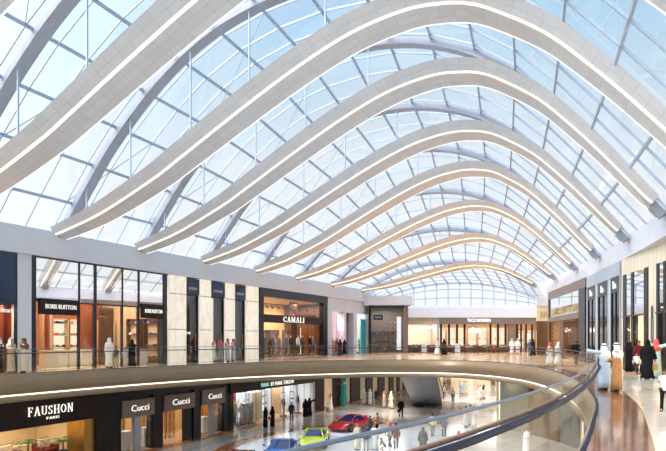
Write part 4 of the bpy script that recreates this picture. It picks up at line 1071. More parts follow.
POSES = {
 # hands (left x<0, right x>0) and feet; facing +Y
 'stand': dict(hl=(-.25, .06, .84), hr=(.25, .06, .84), fl=(-.10, -.02), fr=(.10, .04)),
 'walk': dict(hl=(-.24, .22, .90), hr=(.24, -.16, .88), fl=(-.09, -.30), fr=(.09, .30)),
 'point': dict(hl=(-.78, .26, 1.52), hr=(.25, .05, .84), fl=(-.11, .0), fr=(.11, .03)),
 'fold': dict(hl=(.08, .22, 1.10), hr=(-.06, .25, 1.12), fl=(-.10, .0), fr=(.10, .04)),
 'raise': dict(hl=(-.25, .08, .84), hr=(.52, .46, 1.62), fl=(-.12, .0), fr=(.12, .10)),
 'talk': dict(hl=(-.12, .30, 1.12), hr=(.16, .34, 1.16), fl=(-.10, -.02), fr=(.11, .05)),
 'carry': dict(hl=(-.25, .04, .83), hr=(.28, .10, .86), fl=(-.09, .18), fr=(.09, -.20)),
 'crouch': dict(hl=(-.20, .42, .62), hr=(.18, .44, .60), fl=(-.12, .0), fr=(.13, .12), drop=.38, lean=.30),
}
def joints(pose):
    P = POSES[pose]; dr = P.get('drop', 0); ln = P.get('lean', 0)
    J = {}
    J['pel'] = V3((0, -ln*.35, .95-dr)); J['spi'] = V3((0, .0, 1.13-dr*1.0)); J['che'] = V3((0, ln*.55, 1.31-dr*1.1)); J['nek'] = V3((0, ln*.9, 1.48-dr*1.2))
    J['sl'] = V3((-.185, ln*.8, 1.42-dr*1.15)); J['sr'] = V3((.185, ln*.8, 1.42-dr*1.15))
    for k, sx in (('l', -1), ('r', 1)):
        h = V3(P['h'+k]); s = J['s'+k]; d = h-s
        if d.length > .535: h = s+d.normalized()*.535
        J['w'+k] = h; J['e'+k] = limb(s, h, .28, .26, (sx*.6, -.7, -.35))
        f = P['f'+k]; step = abs(f[1]) > .15 and f[1] < 0
        J['h'+k] = J['pel']+V3((sx*.095, 0, -.02)); J['a'+k] = V3((f[0], f[1], .09 if not step else .15)); J['k'+k] = limb(J['h'+k], J['a'+k], .44, .42, (sx*.1, 1, 0))
        J['t'+k] = J['a'+k]+V3((sx*.02, .15, -.055 if not step else -.10))
    J['hb'] = J['nek']+V3((0, .015, .09)); J['hm'] = J['nek']+V3((0, .03, .165)); J['ht'] = J['nek']+V3((0, .015, .235))
    return J
_body = {}
def body_mesh(pose, hs=1.0):
    key = (pose, hs)
    if key in _body: return _body[key]
    J = joints(pose)
    names = ['pel', 'spi', 'che', 'nek', 'hb', 'hm', 'ht', 'sl', 'el', 'wl', 'sr', 'er', 'wr', 'hl', 'kl', 'al', 'tl', 'hr', 'kr', 'ar', 'tr']
    rad = dict(pel=(.15, .105), spi=(.135, .095), che=(.155, .105), nek=(.055, .055), hb=(.06*hs, .068*hs), hm=(.078*hs, .096*hs), ht=(.060*hs, .072*hs), sl=.058, el=.043, wl=.03, sr=.058, er=.043, wr=.03,
               hl=.085, kl=.057, al=.042, tl=.036, hr=.085, kr=.057, ar=.042, tr=.036)
    E = [('pel', 'spi'), ('spi', 'che'), ('che', 'nek'), ('nek', 'hb'), ('hb', 'hm'), ('hm', 'ht')]
    for k in 'lr': E += [('che', 's'+k), ('s'+k, 'e'+k), ('e'+k, 'w'+k), ('pel', 'h'+k), ('h'+k, 'k'+k), ('k'+k, 'a'+k), ('a'+k, 't'+k)]
    vs, fs = skin_mesh([tuple(J[n]) for n in names], [(names.index(a), names.index(b)) for a, b in E], [rad[n] for n in names])
    mb = MB(); mb.add(vs, fs, 0)
    # hands: palm, four fingers and a thumb
    for k, sx in (('l', -1), ('r', 1)):
        d = (J['w'+k]-J['e'+k]).normalized(); side = d.cross(V3((0, 0, 1)))
        side = V3((0, 1, 0)) if side.length < .3 else side.normalized()
        if side.y < 0: side = -side
        w = J['w'+k]; nrm = d.cross(side).normalized(); curl = nrm*(1 if nrm.x*sx < 0 else -1)
        mb.tube([w-d*.02, w+d*.03, w+d*.08, w+d*.095], [.026, .036, .04, .03], 8, flat=.5)
        for i, L in enumerate((.065, .078, .072, .056)):
            b0 = w+d*.085+side*(.03-.02*i)
            mb.tube([b0, b0+d*L*.45+curl*.006, b0+d*L*.8+curl*.018, b0+d*L+curl*.032], [.0095, .009, .008, .005], 5)
        b0 = w+d*.03+side*.028; mb.tube([b0, b0+d*.03+side*.03, b0+d*.062+side*.036+curl*.012], [.012, .011, .007], 5)
    # face
    hm = J['hm']; f = hm+V3((0, .088*hs, -.0))
    mb.tube([f+V3((0, -.01, .025)), f+V3((0, .012, -.012)), f+V3((0, .004, -.03))], [.008, .014, .012], 6)
    for sx in (-1, 1):
        mb.ell(hm+V3((sx*.078*hs, -.005, -.01)), (.012, .024, .034), 6, 5)
        mb.ell(f+V3((sx*.031, -.012, .016)), (.013, .008, .008), 6, 4, 1)
        mb.bar(f+V3((sx*.016, -.004, .036)), f+V3((sx*.046, -.016, .034)), .008, .008, mi=1)
    mb.ell(f+V3((0, -.010, -.055)), (.022, .008, .007), 6, 4, 2)
    mb.ell(J['hb']+V3((0, .062*hs, -.022)), (.03, .02, .018), 6, 4, 0)
    me = mb.mesh('person', [M['skin'], M['hair'], M['redseat']], True)
    _body[key] = me; return me
def ell_ring(c, rx, ry, z, n=20, wave=0, ph=0):
    return [V3((c[0]+rx*math.cos(2*PI*i/n)*(1+wave*math.cos(5*2*PI*i/n+ph)), c[1]+ry*math.sin(2*PI*i/n)*(1+wave*math.cos(5*2*PI*i/n+ph)), z)) for i in range(n)]
_cl = {}
def cloth(kind, pose):
    key = (kind, pose)
    if key in _cl: return _cl[key]
    J = joints(pose); P = POSES[pose]; mb = MB(); dr = P.get('drop', 0); walk = max(abs(P['fl'][1]), abs(P['fr'][1]))
    nk = J['nek']; ch = J['che']; pl = J['pel']
    def sleeves(r0, r1, r2, stop=1.0):
        for k in 'lr':
            s, e, w = J['s'+k], J['e'+k], J['w'+k]; inn = s.lerp(ch, .45)+V3((0, 0, .02))
            pts = [inn, s+V3((0, 0, .004)), s.lerp(e, .5), e]+([e.lerp(w, .5*stop), e.lerp(w, .97*stop)] if stop > .1 else [])
            mb.tube(pts, [.09, r0, (r0+r1)/2, r1]+([(r1+r2)/2, r2] if stop > .1 else []), 10)
    def torso(zlow, grow=0.0):
        up = [(pl, .175+grow, .13+grow, zlow), (pl, .17+grow, .125+grow, pl.z+.04), (J['spi'], .165+grow, .12+grow, J['spi'].z), (ch, .19+grow, .13+grow, ch.z), (ch.lerp(nk, .6), .175+grow, .105+grow, nk.z-.055), (nk, .10, .08, nk.z-.005), (nk, .062, .062, nk.z+.035)]
        mb.loft([ell_ring(c, a, b, z) for c, a, b, z in up])
    if kind in ('robe', 'abaya'):
        g = .03 if kind == 'abaya' else .012
        hem = .04 if kind == 'abaya' else .09
        fy = (P['fl'][1]+P['fr'][1])/2
        rows = [((0, fy, 0), .215+g*2, .16+g+walk*.5, hem, .06), ((0, fy*.8, 0), .205+g, .155+g+walk*.38, .35, .05), ((0, fy*.4, 0), .20+g, .15+g+walk*.18, .68-dr*.4, .035), (pl, .20+g, .15+g, .95-dr, .015), (J['spi'], .19+g, .135+g, 1.13-dr, .01),
                (ch, .205+g, .14+g, ch.z, 0), (ch.lerp(nk, .6), .185+g, .112, nk.z-.055, 0), (nk, .10, .08, nk.z-.005, 0), (nk, .062, .064, nk.z+.04, 0)]
        mb.loft([ell_ring(c, a, b, z, 30, w) for c, a, b, z, w in rows])
        sleeves(.078+g*.5, .066+g, .062+g*1.6)
    elif kind == 'shirt': torso(pl.z-.10); sleeves(.074, .058, .046)
    elif kind == 'tee': torso(pl.z-.10); sleeves(.074, .06, .05, 0)
    elif kind == 'jacket': torso(pl.z-.20, .018); sleeves(.082, .066, .052)
    elif kind == 'trousers':
        mb.loft([ell_ring(pl, .15, .115, pl.z-.13), ell_ring(pl, .172, .125, pl.z-.06), ell_ring(pl, .165, .122, pl.z+.04)])
        for k in 'lr': mb.tube([J['h'+k]+V3((0, 0, .02)), J['h'+k].lerp(J['k'+k], .5), J['k'+k], J['k'+k].lerp(J['a'+k], .6), J['a'+k]+V3((0, -.005, -.035))], [.105, .092, .074, .066, .064], 10)
    elif kind in ('shoe_l', 'shoe_r'):
        for k, sx in ((('l', -1),) if kind == 'shoe_l' else (('r', 1),)):
            a = J['a'+k]; t = (J['t'+k]-a); z0 = a.z-.088; c = V3((a.x, a.y, 0)); dz = -t.z-.055
            rr = []
            for y, w, h in ((-.07, .03, .07), (-.05, .045, .085), (.02, .046, .09), (.09, .05, .06), (.15, .045, .045), (.19, .02, .03)):
                zz = z0-max(y, 0)*dz*6*.5
                zz = max(zz, .002)
                rr.append([V3((c.x+x+sx*.06*max(y, 0), c.y+y, zz+z)) for x, z in ((-w, 0), (w, 0), (w, h*.6), (w*.6, h), (-w*.6, h), (-w, h*.6))])
            mb.loft(rr)
    elif kind in ('ghutra', 'sheila'):
        hm = J['hm']; rows = []
        n = 24; sh = kind == 'sheila'
        # dome over the head
        dome = [(.012, .128), (.055, .120), (.088, .092), (.104, .05), (.110, .012)]
        mb.loft([[V3((hm.x+r*.93*math.cos(2*PI*i/n), hm.y-.008+r*1.08*math.sin(2*PI*i/n), hm.z+z)) for i in range(n)] for r, z in dome])
        # drape, open at the face
        op = math.radians(38 if sh else 52); m = 22
        dr_ = [(.110, .03, 1), (.116, -.02, 1), (.122, -.08, 1), (.135, -.14, .8 if sh else 1), (.19 if sh else .215, -.19, .45 if sh else 1.0), (.24 if sh else .27, -.25, .12 if sh else 1.1), (.25 if sh else .26, -.35, .08 if sh else 1.3), (.25 if sh else .20, -.48, .08 if sh else 1.7), (.24 if sh else .17, -.62 if not sh else -.5, .08 if sh else 2.0)]
        inner = []; rings = []
        for r, z, o in dr_:
            a0 = PI/2+op*o; a1 = PI/2+2*PI-op*o; row = []
            for i in range(m+1):
                a = a0+(a1-a0)*i/m; back = -math.sin(a); fl = 1+.05*math.cos(i*1.9)*(1 if z < -.1 else 0)
                flat = .80 if z < -.16 else (.85 if z < -.1 else 1)
                row.append((V3((hm.x+r*.93*math.cos(a)*fl, hm.y-.008+r*1.05*math.sin(a)*flat*fl, hm.z+z))))
            rings.append(row)
        off = [[p+(V3((hm.x, hm.y, p.z))-p).normalized()*.012 for p in row] for row in rings]
        full = [a+b[::-1] for a, b in zip(rings, off)]
        mb.loft(full, True, True)
    elif kind == 'agal':
        hm = J['hm']
        for z in (.055, .072):
            pts = [V3((hm.x+.104*.95*math.cos(2*PI*i/20), hm.y-.008+.104*1.1*math.sin(2*PI*i/20), hm.z+z+.012*math.sin(2*PI*i/20))) for i in range(21)]
            mb.tube(pts, .011, 6)
    elif kind == 'hair':
        hm = J['hm']; n = 16
        mb.loft([[V3((hm.x+r*.84*math.cos(2*PI*i/n), hm.y-.012+r*1.02*math.sin(2*PI*i/n), hm.z+z+(.0 if math.sin(2*PI*i/n) < .3 else lift))) for i in range(n)] for r, z, lift in ((.02, .112, 0), (.06, .104, 0), (.09, .075, 0), (.10, .035, .01), (.099, -.005, .045), (.09, -.05, .09))])
    me = mb.mesh(kind, [M['c_white']], 'shoe' not in kind); _cl[key] = me
    return me
NAMES_PART = dict(robe='robe', abaya='abaya', shirt='shirt', tee='shirt', jacket='jacket', trousers='trousers', shoe_l='shoe', shoe_r='shoe', ghutra='headscarf', sheila='headscarf', agal='head_cord', hair='hair')
def child_mesh(root, name, me, mt):
    o = bpy.data.objects.new(name, me); COL.objects.link(o); o.parent = root
    o.material_slots[0].link = 'OBJECT'; o.material_slots[0].material = M[mt]; return o
def person(loc, face, label, outfit, pose='stand', h=1.74, skin='skin', group=None, hs=1.0, extra=None):
    """face: world direction angle the body looks to; outfit: list of (garment, cloth colour)"""
    me = body_mesh(pose, hs); r = bpy.data.objects.new('person', me); COL.objects.link(r)
    k = h/1.755
    r.matrix_world = Matrix.Translation(loc) @ Matrix.Rotation(face-PI/2, 4, 'Z') @ Matrix.Scale(k, 4)
    r.material_slots[0].link = 'OBJECT'; r.material_slots[0].material = M[skin]
    tag(r, label, 'person', group)
    for g, c in outfit:
        for g2 in (('shoe_l', 'shoe_r') if g == 'shoes' else (g,)): child_mesh(r, NAMES_PART[g2], cloth(g2, pose), c)
    J = joints(pose); mtx = r.matrix_world
    if extra:
        kind, mt, hand, lb = extra
        p = J['w'+hand]; mb = MB()
        q = p+V3((0, .02, -.09))
        if kind == 'bag':
            mb.loft([[q+V3((x, y, z)) for x, y in ((-.05, -.16), (.05, -.16), (.05, .16), (-.05, .16))] for z in (-.42, -.14)]); mb.tube([q+V3((0, -.08, -.14)), q+V3((0, -.06, 0)), q+V3((0, .06, 0)), q+V3((0, .08, -.14))], .012, 6)
        elif kind == 'case':
            mb.loft([[q+V3((x, y, z)) for x, y in ((-.05, -.2), (.05, -.2), (.05, .2), (-.05, .2))] for z in (-.34, -.06)]); mb.tube([q+V3((0, -.06, -.06)), q+V3((0, -.05, .0)), q+V3((0, .05, .0)), q+V3((0, .06, -.06))], .014, 6)
        mb.v = [tuple(mtx @ V3(v)) for v in mb.v]
        o = mb.obj('handbag' if kind == 'bag' else 'briefcase', M[mt]); tag(o, lb, 'bag')
    return r
def toward(img_dx, depth_dir=0.0):
    """world angle of a heading given as image-right and away components"""
    v = V3((img_dx*Cc-depth_dir*S, img_dx*S+depth_dir*Cc)); return math.atan2(v.y, v.x)
ROBE = lambda c='c_white', g='c_white', ag=True: [('robe', c), ('ghutra', g)]+([('agal', 'agal')] if ag else [])+[('shoes', 'hair')]
ABAYA = [('abaya', 'c_black'), ('sheila', 'c_black'), ('shoes', 'hair')]
CASUAL = lambda top='c_white', bot='c_dgrey', kind='shirt', hair='hair': [('trousers', bot), (kind, top), ('hair', hair), ('shoes', 'hair')]
def people():
    R, L_, IN, OUT = 0.0, 0.0, 0, 0
    def lu(px, off): p = LU.pt(LU.u(px, off), off, 0); return p
    def fz(x, y): return at_z(x, y, 0)
    def lz(x, y): return at_z(x, y, LOW)
    def far(px, d): lat = (px-CX)/F*d; return V3((lat*Cc-d*S, lat*S+d*Cc, 0))
    # upper left gallery
    person(lu(-1, -.7), toward(.5, .8), 'person in a dark robe with white headscarf at the left edge of the gallery', ROBE('c_black', 'c_white'), 'stand')
    person(lu(10.5, -.9), toward(1, -.1), 'person in a beige robe and white headscarf facing another by the grey pier', ROBE('c_beige', 'c_white'), 'talk')
    person(lu(24.5, -1.1), toward(-1, -.1), 'person in cream clothes and reddish headscarf standing before the grey pier', ROBE('c_cream', 'c_brown'), 'fold')
    person(lu(109, -1.0), toward(.3, .9), 'person in bright white robe before the mirrored shop, beside two boys', ROBE('c_white', 'c_white', False), 'stand', 1.76)
    person(lu(116, -.8), toward(.2, 1), 'boy in grey blue shirt next to the white robed figure on the gallery', CASUAL('c_slate', 'c_beige', 'tee'), 'stand', 1.25, hs=1.1)
    person(lu(125, -.8), toward(.1, 1), 'boy in pale shirt next to the woman with the red bag on the gallery', CASUAL('c_ltgrey', 'c_ltgrey', 'tee'), 'stand', 1.2, hs=1.1)
    person(lu(132, -.9), toward(.2, 1), 'woman in black abaya with a red bag before the mirrored shop', ABAYA, 'fold', 1.66, extra=('bag', 'c_red', 'l', 'red handbag held by the black robed woman before the mirrored shop'))
    for px, off, f, c, lb in ((214.5, -.6, toward(1, .3), 'c_white', 'person in white robe and red headscarf, first of the four by the marble pilasters'), (220.5, -1.1, toward(.4, .9), 'c_grey', 'person in grey robe and red headscarf, second of the four by the marble pilasters'),
            (227.5, -1.5, toward(1, 0), 'c_ltgrey', 'person in pale robe and red headscarf, third of the four by the marble pilasters'), (233.5, -1.5, toward(-1, 0), 'c_ltgrey', 'person in pale robe and red headscarf, last of the four by the marble pilasters')):
        person(lu(px, off), f, lb, ROBE(c, 'c_red'), 'talk' if px > 224 else 'stand', 1.72)
    person(lu(340, -1.2), toward(.9, .5), 'woman in black abaya, left of the close pair before the pink window', ABAYA, 'stand', 1.66)
    person(lu(344.5, -1.3), toward(.7, .7), 'woman in black abaya, right of the close pair before the beige door', ABAYA, 'walk', 1.64)
    # far gallery
    person(far(437.5, 62), toward(.9, -.2), 'person in white robe and rosy headscarf walking before the white glazed cafe', ROBE('c_white', 'c_pinkred', False), 'walk', 1.8)
    person(far(444, 63), toward(.8, .3), 'woman in black abaya walking behind a white robed man at the far end', ABAYA, 'walk', 1.7)
    person(far(512, 66), toward(-.3, -1), 'person in white robe before the far restaurant, left of two', ROBE('c_white', 'c_white', False), 'stand', 1.74)
    person(far(517.8, 66.5), toward(-.5, -1), 'person in white robe before the far restaurant, right of two', ROBE('c_white', 'c_white', False), 'stand', 1.74)
    person(far(530, 60), toward(.2, .9), 'person in slate blue clothes sitting low beside a black robed woman before the far bakery', CASUAL('c_slate', 'c_dgrey', 'jacket'), 'stand', 1.66)
    person(far(533, 59), toward(-.7, -.2), 'woman in wide black abaya before the far bakery', ABAYA, 'walk', 1.7)
    person(fz(550, 366.5)+V3((0, 0, 0)), toward(.8, -.5), 'person in white robe and red headscarf walking on the orange floor', ROBE('c_white', 'c_red', False), 'walk', 1.5)
    person(fz(558, 366.0), toward(.8, -.4), 'person in white robe and white headscarf walking on the orange floor', ROBE('c_white', 'c_white', False), 'walk', 1.5)
    person(fz(576, 364.5), toward(.2, 1), 'person in a black suit walking away at the end of the balustrade', [('trousers', 'c_black'), ('jacket', 'c_black'), ('hair', 'hair'), ('shoes', 'hair')], 'walk', 1.58)
    # right walkway
    d1 = 18.9
    gf = facet_between(rw_point(621.5), (right_wall(22.5)+1.2, 22.7))
    def rg(px, off): return gf.pt(gf.u(px, -off), -off, 0)
    def fr(px, d): lat = (px-CX)/F*d; return V3((lat*Cc-d*S, lat*S+d*Cc, 0))
    person(fr(604.5, 19.6), toward(-.35, .9), 'person in pale blue robe and white headscarf pointing over the balustrade', ROBE('c_blue', 'c_white'), 'point', 1.54, 'skin_dark')
    person(fr(617, 18.9), toward(-.85, .45), 'person in tan brown robe and white headscarf with folded hands by the railing', ROBE('c_tan', 'c_white'), 'fold', 1.57, 'skin_dark')
    person(fr(629.5, 30.4), toward(.3, 1), 'woman in black abaya behind the tan robed figure, by the first black window post', ABAYA, 'fold', 1.56)
    person(fr(638.8, 29.2), toward(-.1, -1), 'person in black with a dark red waistcoat behind the small boy', [('trousers', 'c_black'), ('jacket', 'c_darkred'), ('hair', 'hair'), ('shoes', 'hair')], 'stand', 1.62)
    person(fr(636.8, 28.3), toward(-.2, -1), 'small boy in white shirt and dark trousers before the gold shop', CASUAL('c_white', 'c_navy', 'shirt'), 'walk', 1.04, hs=1.18)
    person(fr(647.6, 25.1), toward(.8, .6), 'tall woman in black abaya with a gold shopping bag', ABAYA, 'carry', 1.66, extra=('bag', 'gold', 'r', 'gold shopping bag carried by the tall black robed woman'))
    person(fr(656, 25.9), toward(.75, .45), 'person in pale mint robe and red headscarf raising an arm to the shop', ROBE('c_mint', 'c_red', False), 'raise', 1.68)
    person(fr(665, 14.0), toward(-.6, -.8), 'child in white shirt and black trousers at the right edge of the walkway', CASUAL('c_white', 'c_black', 'shirt'), 'walk', .98, hs=1.2)
    # lower hall, along the shops
    person(lz(235, 437.5), toward(-.9, -.3), 'child in a cream robe walking alone past the accessories shop', [('robe', 'c_cream'), ('hair', 'hair'), ('shoes', 'hair')], 'walk', 1.02, hs=1.2)
    person(lz(265.3, 427.5), toward(1, -.2), 'woman in black abaya outside the accessories shop, left of the red gift bag', ABAYA, 'stand', 1.66)
    person(lz(272.7, 426.4), toward(-1, -.4), 'woman in black abaya outside the accessories shop, holding the red bag', ABAYA, 'fold', 1.64, extra=('bag', 'paper', 'r', 'red gift bag held by the black robed woman outside the accessories shop'))
    person(lz(291.5, 421), toward(.1, 1), 'person in navy shirt and dark trousers looking into the accessories shop', CASUAL('c_navy', 'c_navy', 'shirt'), 'stand', 1.68)
    person(lz(305.5, 417), toward(.3, 1), 'woman in black abaya by the grey end post of the accessories shop', ABAYA, 'stand', 1.66)
    person(lz(309.3, 415.8), toward(.6, .8), 'woman in black abaya reaching out towards the dark panels', ABAYA, 'raise', 1.68)
    person(lz(330.5, 411), toward(-.8, -.5), 'person in white robe and red headscarf before the first cream window', ROBE('c_white', 'c_red', False), 'walk', 1.7)
    person(lz(328, 413), toward(-.6, -.8), 'child in white top walking before the first cream window', CASUAL('c_white', 'c_dgrey', 'shirt'), 'walk', 1.0, hs=1.2)
    person(lz(364, 405), toward(.5, -.6), 'person in grey robe and white headscarf before the third cream window, left of the two', ROBE('c_grey', 'c_white', False), 'stand', 1.76)
    person(lz(370, 405), toward(-.7, -.5), 'person in grey white robe before the third cream window, right of the two', ROBE('c_ltgrey', 'c_white', False), 'stand', 1.74)
    person(lz(376, 400.5), toward(.2, 1), 'small dark clad person against the fourth cream window', CASUAL('c_dgrey', 'c_black', 'jacket'), 'stand', 1.3)
    person(lz(384, 408), toward(.9, -.2), 'person in beige grey robe and rosy headscarf left of two near the escalator', ROBE('c_beige', 'c_pinkred', False), 'stand', 1.78)
    person(lz(391, 408.5), toward(.9, -.4), 'person in cream robe and white headscarf right of two near the escalator', ROBE('c_cream', 'c_white', False), 'walk', 1.78)
    person(lz(401, 417.5), toward(.1, -1), 'person in black suit with a briefcase standing left of the escalator foot', [('trousers', 'c_black'), ('jacket', 'c_black'), ('hair', 'hair'), ('shoes', 'hair')], 'carry', 1.76, extra=('case', 'c_black', 'r', 'black briefcase of the suited person left of the escalator'))
    # around the red car
    person(lz(357.5, 450), toward(-.5, .9), 'person in cream robe standing at the nose of the red car', [('robe', 'c_cream'), ('hair', 'orangehair'), ('shoes', 'hair')], 'stand', 1.72)
    person(lz(366, 450.5), toward(.1, 1), 'person in dark jacket and grey trousers beside the cream robed figure at the red car', CASUAL('c_dgrey', 'c_grey', 'jacket'), 'stand', 1.74)
    person(lz(374.5, 450), toward(.3, 1), 'person in off white robe and brown hair, third in the row facing the red car', [('robe', 'c_white'), ('hair', 'orangehair'), ('shoes', 'hair')], 'stand', 1.66)
    person(lz(377.5, 435.8), toward(-.7, .4), 'person in khaki shirt and black trousers at the rear wheel of the red car', CASUAL('c_khaki', 'c_black', 'shirt'), 'talk', 1.72)
    person(lz(370, 438), toward(-.9, .3), 'person in dark dress leaning close to the door of the red car', [('abaya', 'c_dgrey'), ('hair', 'hair'), ('shoes', 'hair')], 'stand', 1.62)
    person(lz(390, 447), toward(-.4, .9), 'person with orange brown headscarf and beige coat walking behind the group', [('trousers', 'c_dgrey'), ('jacket', 'c_beige'), ('sheila', 'orangehair'), ('shoes', 'hair')], 'walk', 1.68)
    person(lz(396, 449), toward(.1, 1), 'person in dark red shirt and grey trousers walking away behind the group', CASUAL('c_darkred', 'c_dgrey', 'shirt'), 'walk', 1.74)
    person(lz(384, 452), toward(-.8, .5), 'child in blue bending down beside the group at the red car', CASUAL('c_jean', 'c_beige', 'tee'), 'crouch', 1.2, hs=1.15)
    # middle of the lower hall
    person(lz(432.5, 436.5), toward(.1, 1), 'person in cream shirt and khaki trousers walking away under the steel rail', CASUAL('c_cream', 'c_khaki', 'shirt'), 'walk', 1.72)
    person(lz(444, 437), toward(.2, 1), 'person in dark jacket and grey trousers walking beside the khaki clad person', CASUAL('c_slate', 'c_dgrey', 'jacket'), 'walk', 1.76)
    person(lz(423, 454), toward(.0, 1), 'woman in dark grey robe seen from behind at the bottom of the hall', [('abaya', 'c_dgrey'), ('sheila', 'c_dgrey'), ('shoes', 'hair')], 'stand', 1.66)
    person(lz(458.5, 459), toward(.5, .8), 'person in white robe and rosy headscarf at the bottom edge, cut by the dark handrail', ROBE('c_white', 'c_pinkred', False), 'stand', 1.7)
    for i, (x, lb) in enumerate(((466, 'left'), (470.5, 'middle'), (474, 'right'))):
        person(lz(x, (426.7, 425.0, 427.4)[i]), toward(.2-.3*i, -1 if i != 1 else 1), 'person in white robe with dark hair, %s one of the close trio' % lb, [('robe', 'c_white'), ('hair', 'hair'), ('shoes', 'hair')], 'talk' if i != 1 else 'stand', 1.72)
    person(lz(453, 402.5), toward(-.2, -1), 'person in white shirt and navy trousers walking out from behind the escalator', CASUAL('c_white', 'c_navy', 'shirt'), 'walk', 1.72)
    person(lz(444.5, 389), toward(-.6, .2), 'distant person in pale blue top and dark trousers beyond the escalator', CASUAL('c_blue', 'c_black', 'shirt'), 'walk', 1.74)
    person(lz(461, 394.5), toward(.4, .8), 'distant person in blue grey robe, left of a pair under the curved gallery', ROBE('c_blue', 'c_white', False), 'walk', 1.72)
    person(lz(465.5, 394.5), toward(.5, .7), 'distant person in white robe, right of a pair under the curved gallery', [('robe', 'c_white'), ('hair', 'hair'), ('shoes', 'hair')], 'walk', 1.74)
    person(lz(478, 400), toward(.8, -.3), 'distant person in white robe and red headscarf, front of three under the gallery', ROBE('c_white', 'c_red', False), 'walk', 1.74)
    person(lz(480.5, 399), toward(.8, -.2), 'distant person in cream robe close behind the red headscarf', [('robe', 'c_cream'), ('hair', 'hair'), ('shoes', 'hair')], 'stand', 1.7)
    person(lz(483.7, 398.5), toward(.6, .4), 'distant woman in black top and pale skirt, last of three under the gallery', [('robe', 'c_ltgrey'), ('jacket', 'c_black'), ('sheila', 'c_black'), ('shoes', 'hair')], 'stand', 1.68)
    person(lz(504, 426), toward(.6, .6), 'person in rosy headscarf and slate coat seen through the glass, left of two', [('robe', 'c_slate'), ('ghutra', 'c_pinkred'), ('shoes', 'hair')], 'walk', 1.74)
    person(lz(509, 424.6), toward(.8, .4), 'woman in black abaya seen through the glass, right of two', ABAYA, 'walk', 1.7)
    person(lz(526.5, 455), toward(-.3, -.9), 'person in white robe at the bottom edge seen below the dark handrail', ROBE('c_white', 'c_brown', False), 'fold', 1.72)
def mannequins():
    def mq(fc, px, off, zb, lb, outfit, h=1.8, pose='stand', grp='shop window mannequins', f=None, plinth=.12):
        lim = LU.u(325) if (fc is LU and px < 326) else LL.u(311) if fc is LL else LU.u(343) if px < 344 else LU.u(366)
        p = fc.pt(min(fc.u(px, off), lim-.5), off, zb+.004); face = fc.a-PI/2 if f is None else f
        me = body_mesh(pose); r = bpy.data.objects.new('mannequin', me); COL.objects.link(r)
        k = h/1.755; r.matrix_world = Matrix.Translation(p+V3((0, 0, .02+plinth))) @ Matrix.Rotation(face-PI/2, 4, 'Z') @ Matrix.Scale(k, 4)
        r.material_slots[0].link = 'OBJECT'; r.material_slots[0].material = M['mann']; tag(r, lb, 'mannequin', grp)
        for i in (1, 2): r.material_slots[i].link = 'OBJECT'; r.material_slots[i].material = M['mann']
        for g, c in outfit: child_mesh(r, NAMES_PART[g], cloth(g, pose), c)
        b = MB(); b.lathe([(.34/k, -plinth/k), (.34/k, 0)], n=14); b.obj('stand_base', M['charcoal'], r)
    dk = [('trousers', 'c_black'), ('jacket', 'c_dgrey')]
    names = ['at the far left', 'second from the left', 'third from the left', 'just left of the middle', 'in the middle', 'just right of the middle', 'third from the right', 'second from the right', 'at the far right']
    fits = [dk, [('trousers', 'c_black'), ('jacket', 'c_black')], [('trousers', 'c_dgrey'), ('jacket', 'c_brown')], dk, [('trousers', 'c_black'), ('jacket', 'c_navy')], [('trousers', 'c_dgrey'), ('shirt', 'c_white')], dk, [('trousers', 'c_black'), ('jacket', 'c_black')], [('trousers', 'c_black'), ('shirt', 'c_beige')]]
    for i, px in enumerate((264.5, 272.5, 278.5, 286, 290.5, 298, 302, 310, 315)):
        mq(LU, px, .7 if i % 2 else 1.2, 0, 'suited mannequin in the menswear shop window, '+names[i], fits[i], 1.95)
    for px, lb, o in ((236, 'pale mannequin before the rainbow poster, left of two', []), (241, 'pale mannequin at the right of the rainbow poster', []), (251, 'mannequin in teal top before the taupe panel', [('tee', 'c_teal')]), (297.5, 'mannequin in navy shirt in the right window of the accessories shop', [('shirt', 'c_navy'), ('trousers', 'c_ltgrey')]), (283.2, 'brown clad mannequin beside the accessories shop door', [('shirt', 'c_brown'), ('trousers', 'c_beige')])):
        mq(LL, px, .62 if px < 245 else .45, LOW, lb, o, 1.78, 'walk' if px < 245 else 'stand')
    mq(LU, 333, .55, 0, 'mannequin in a beige dress behind the pink window, left of two', [('abaya', 'c_beige')], 1.75); mq(LU, 338.5, .55, 0, 'mannequin in a brown dress behind the pink window, right of two', [('abaya', 'c_brown')], 1.75)
    mq(LU, 360, .7, 0, 'mannequin in teal top in the teal window', [('tee', 'c_teal'), ('trousers', 'c_black')], 1.75)

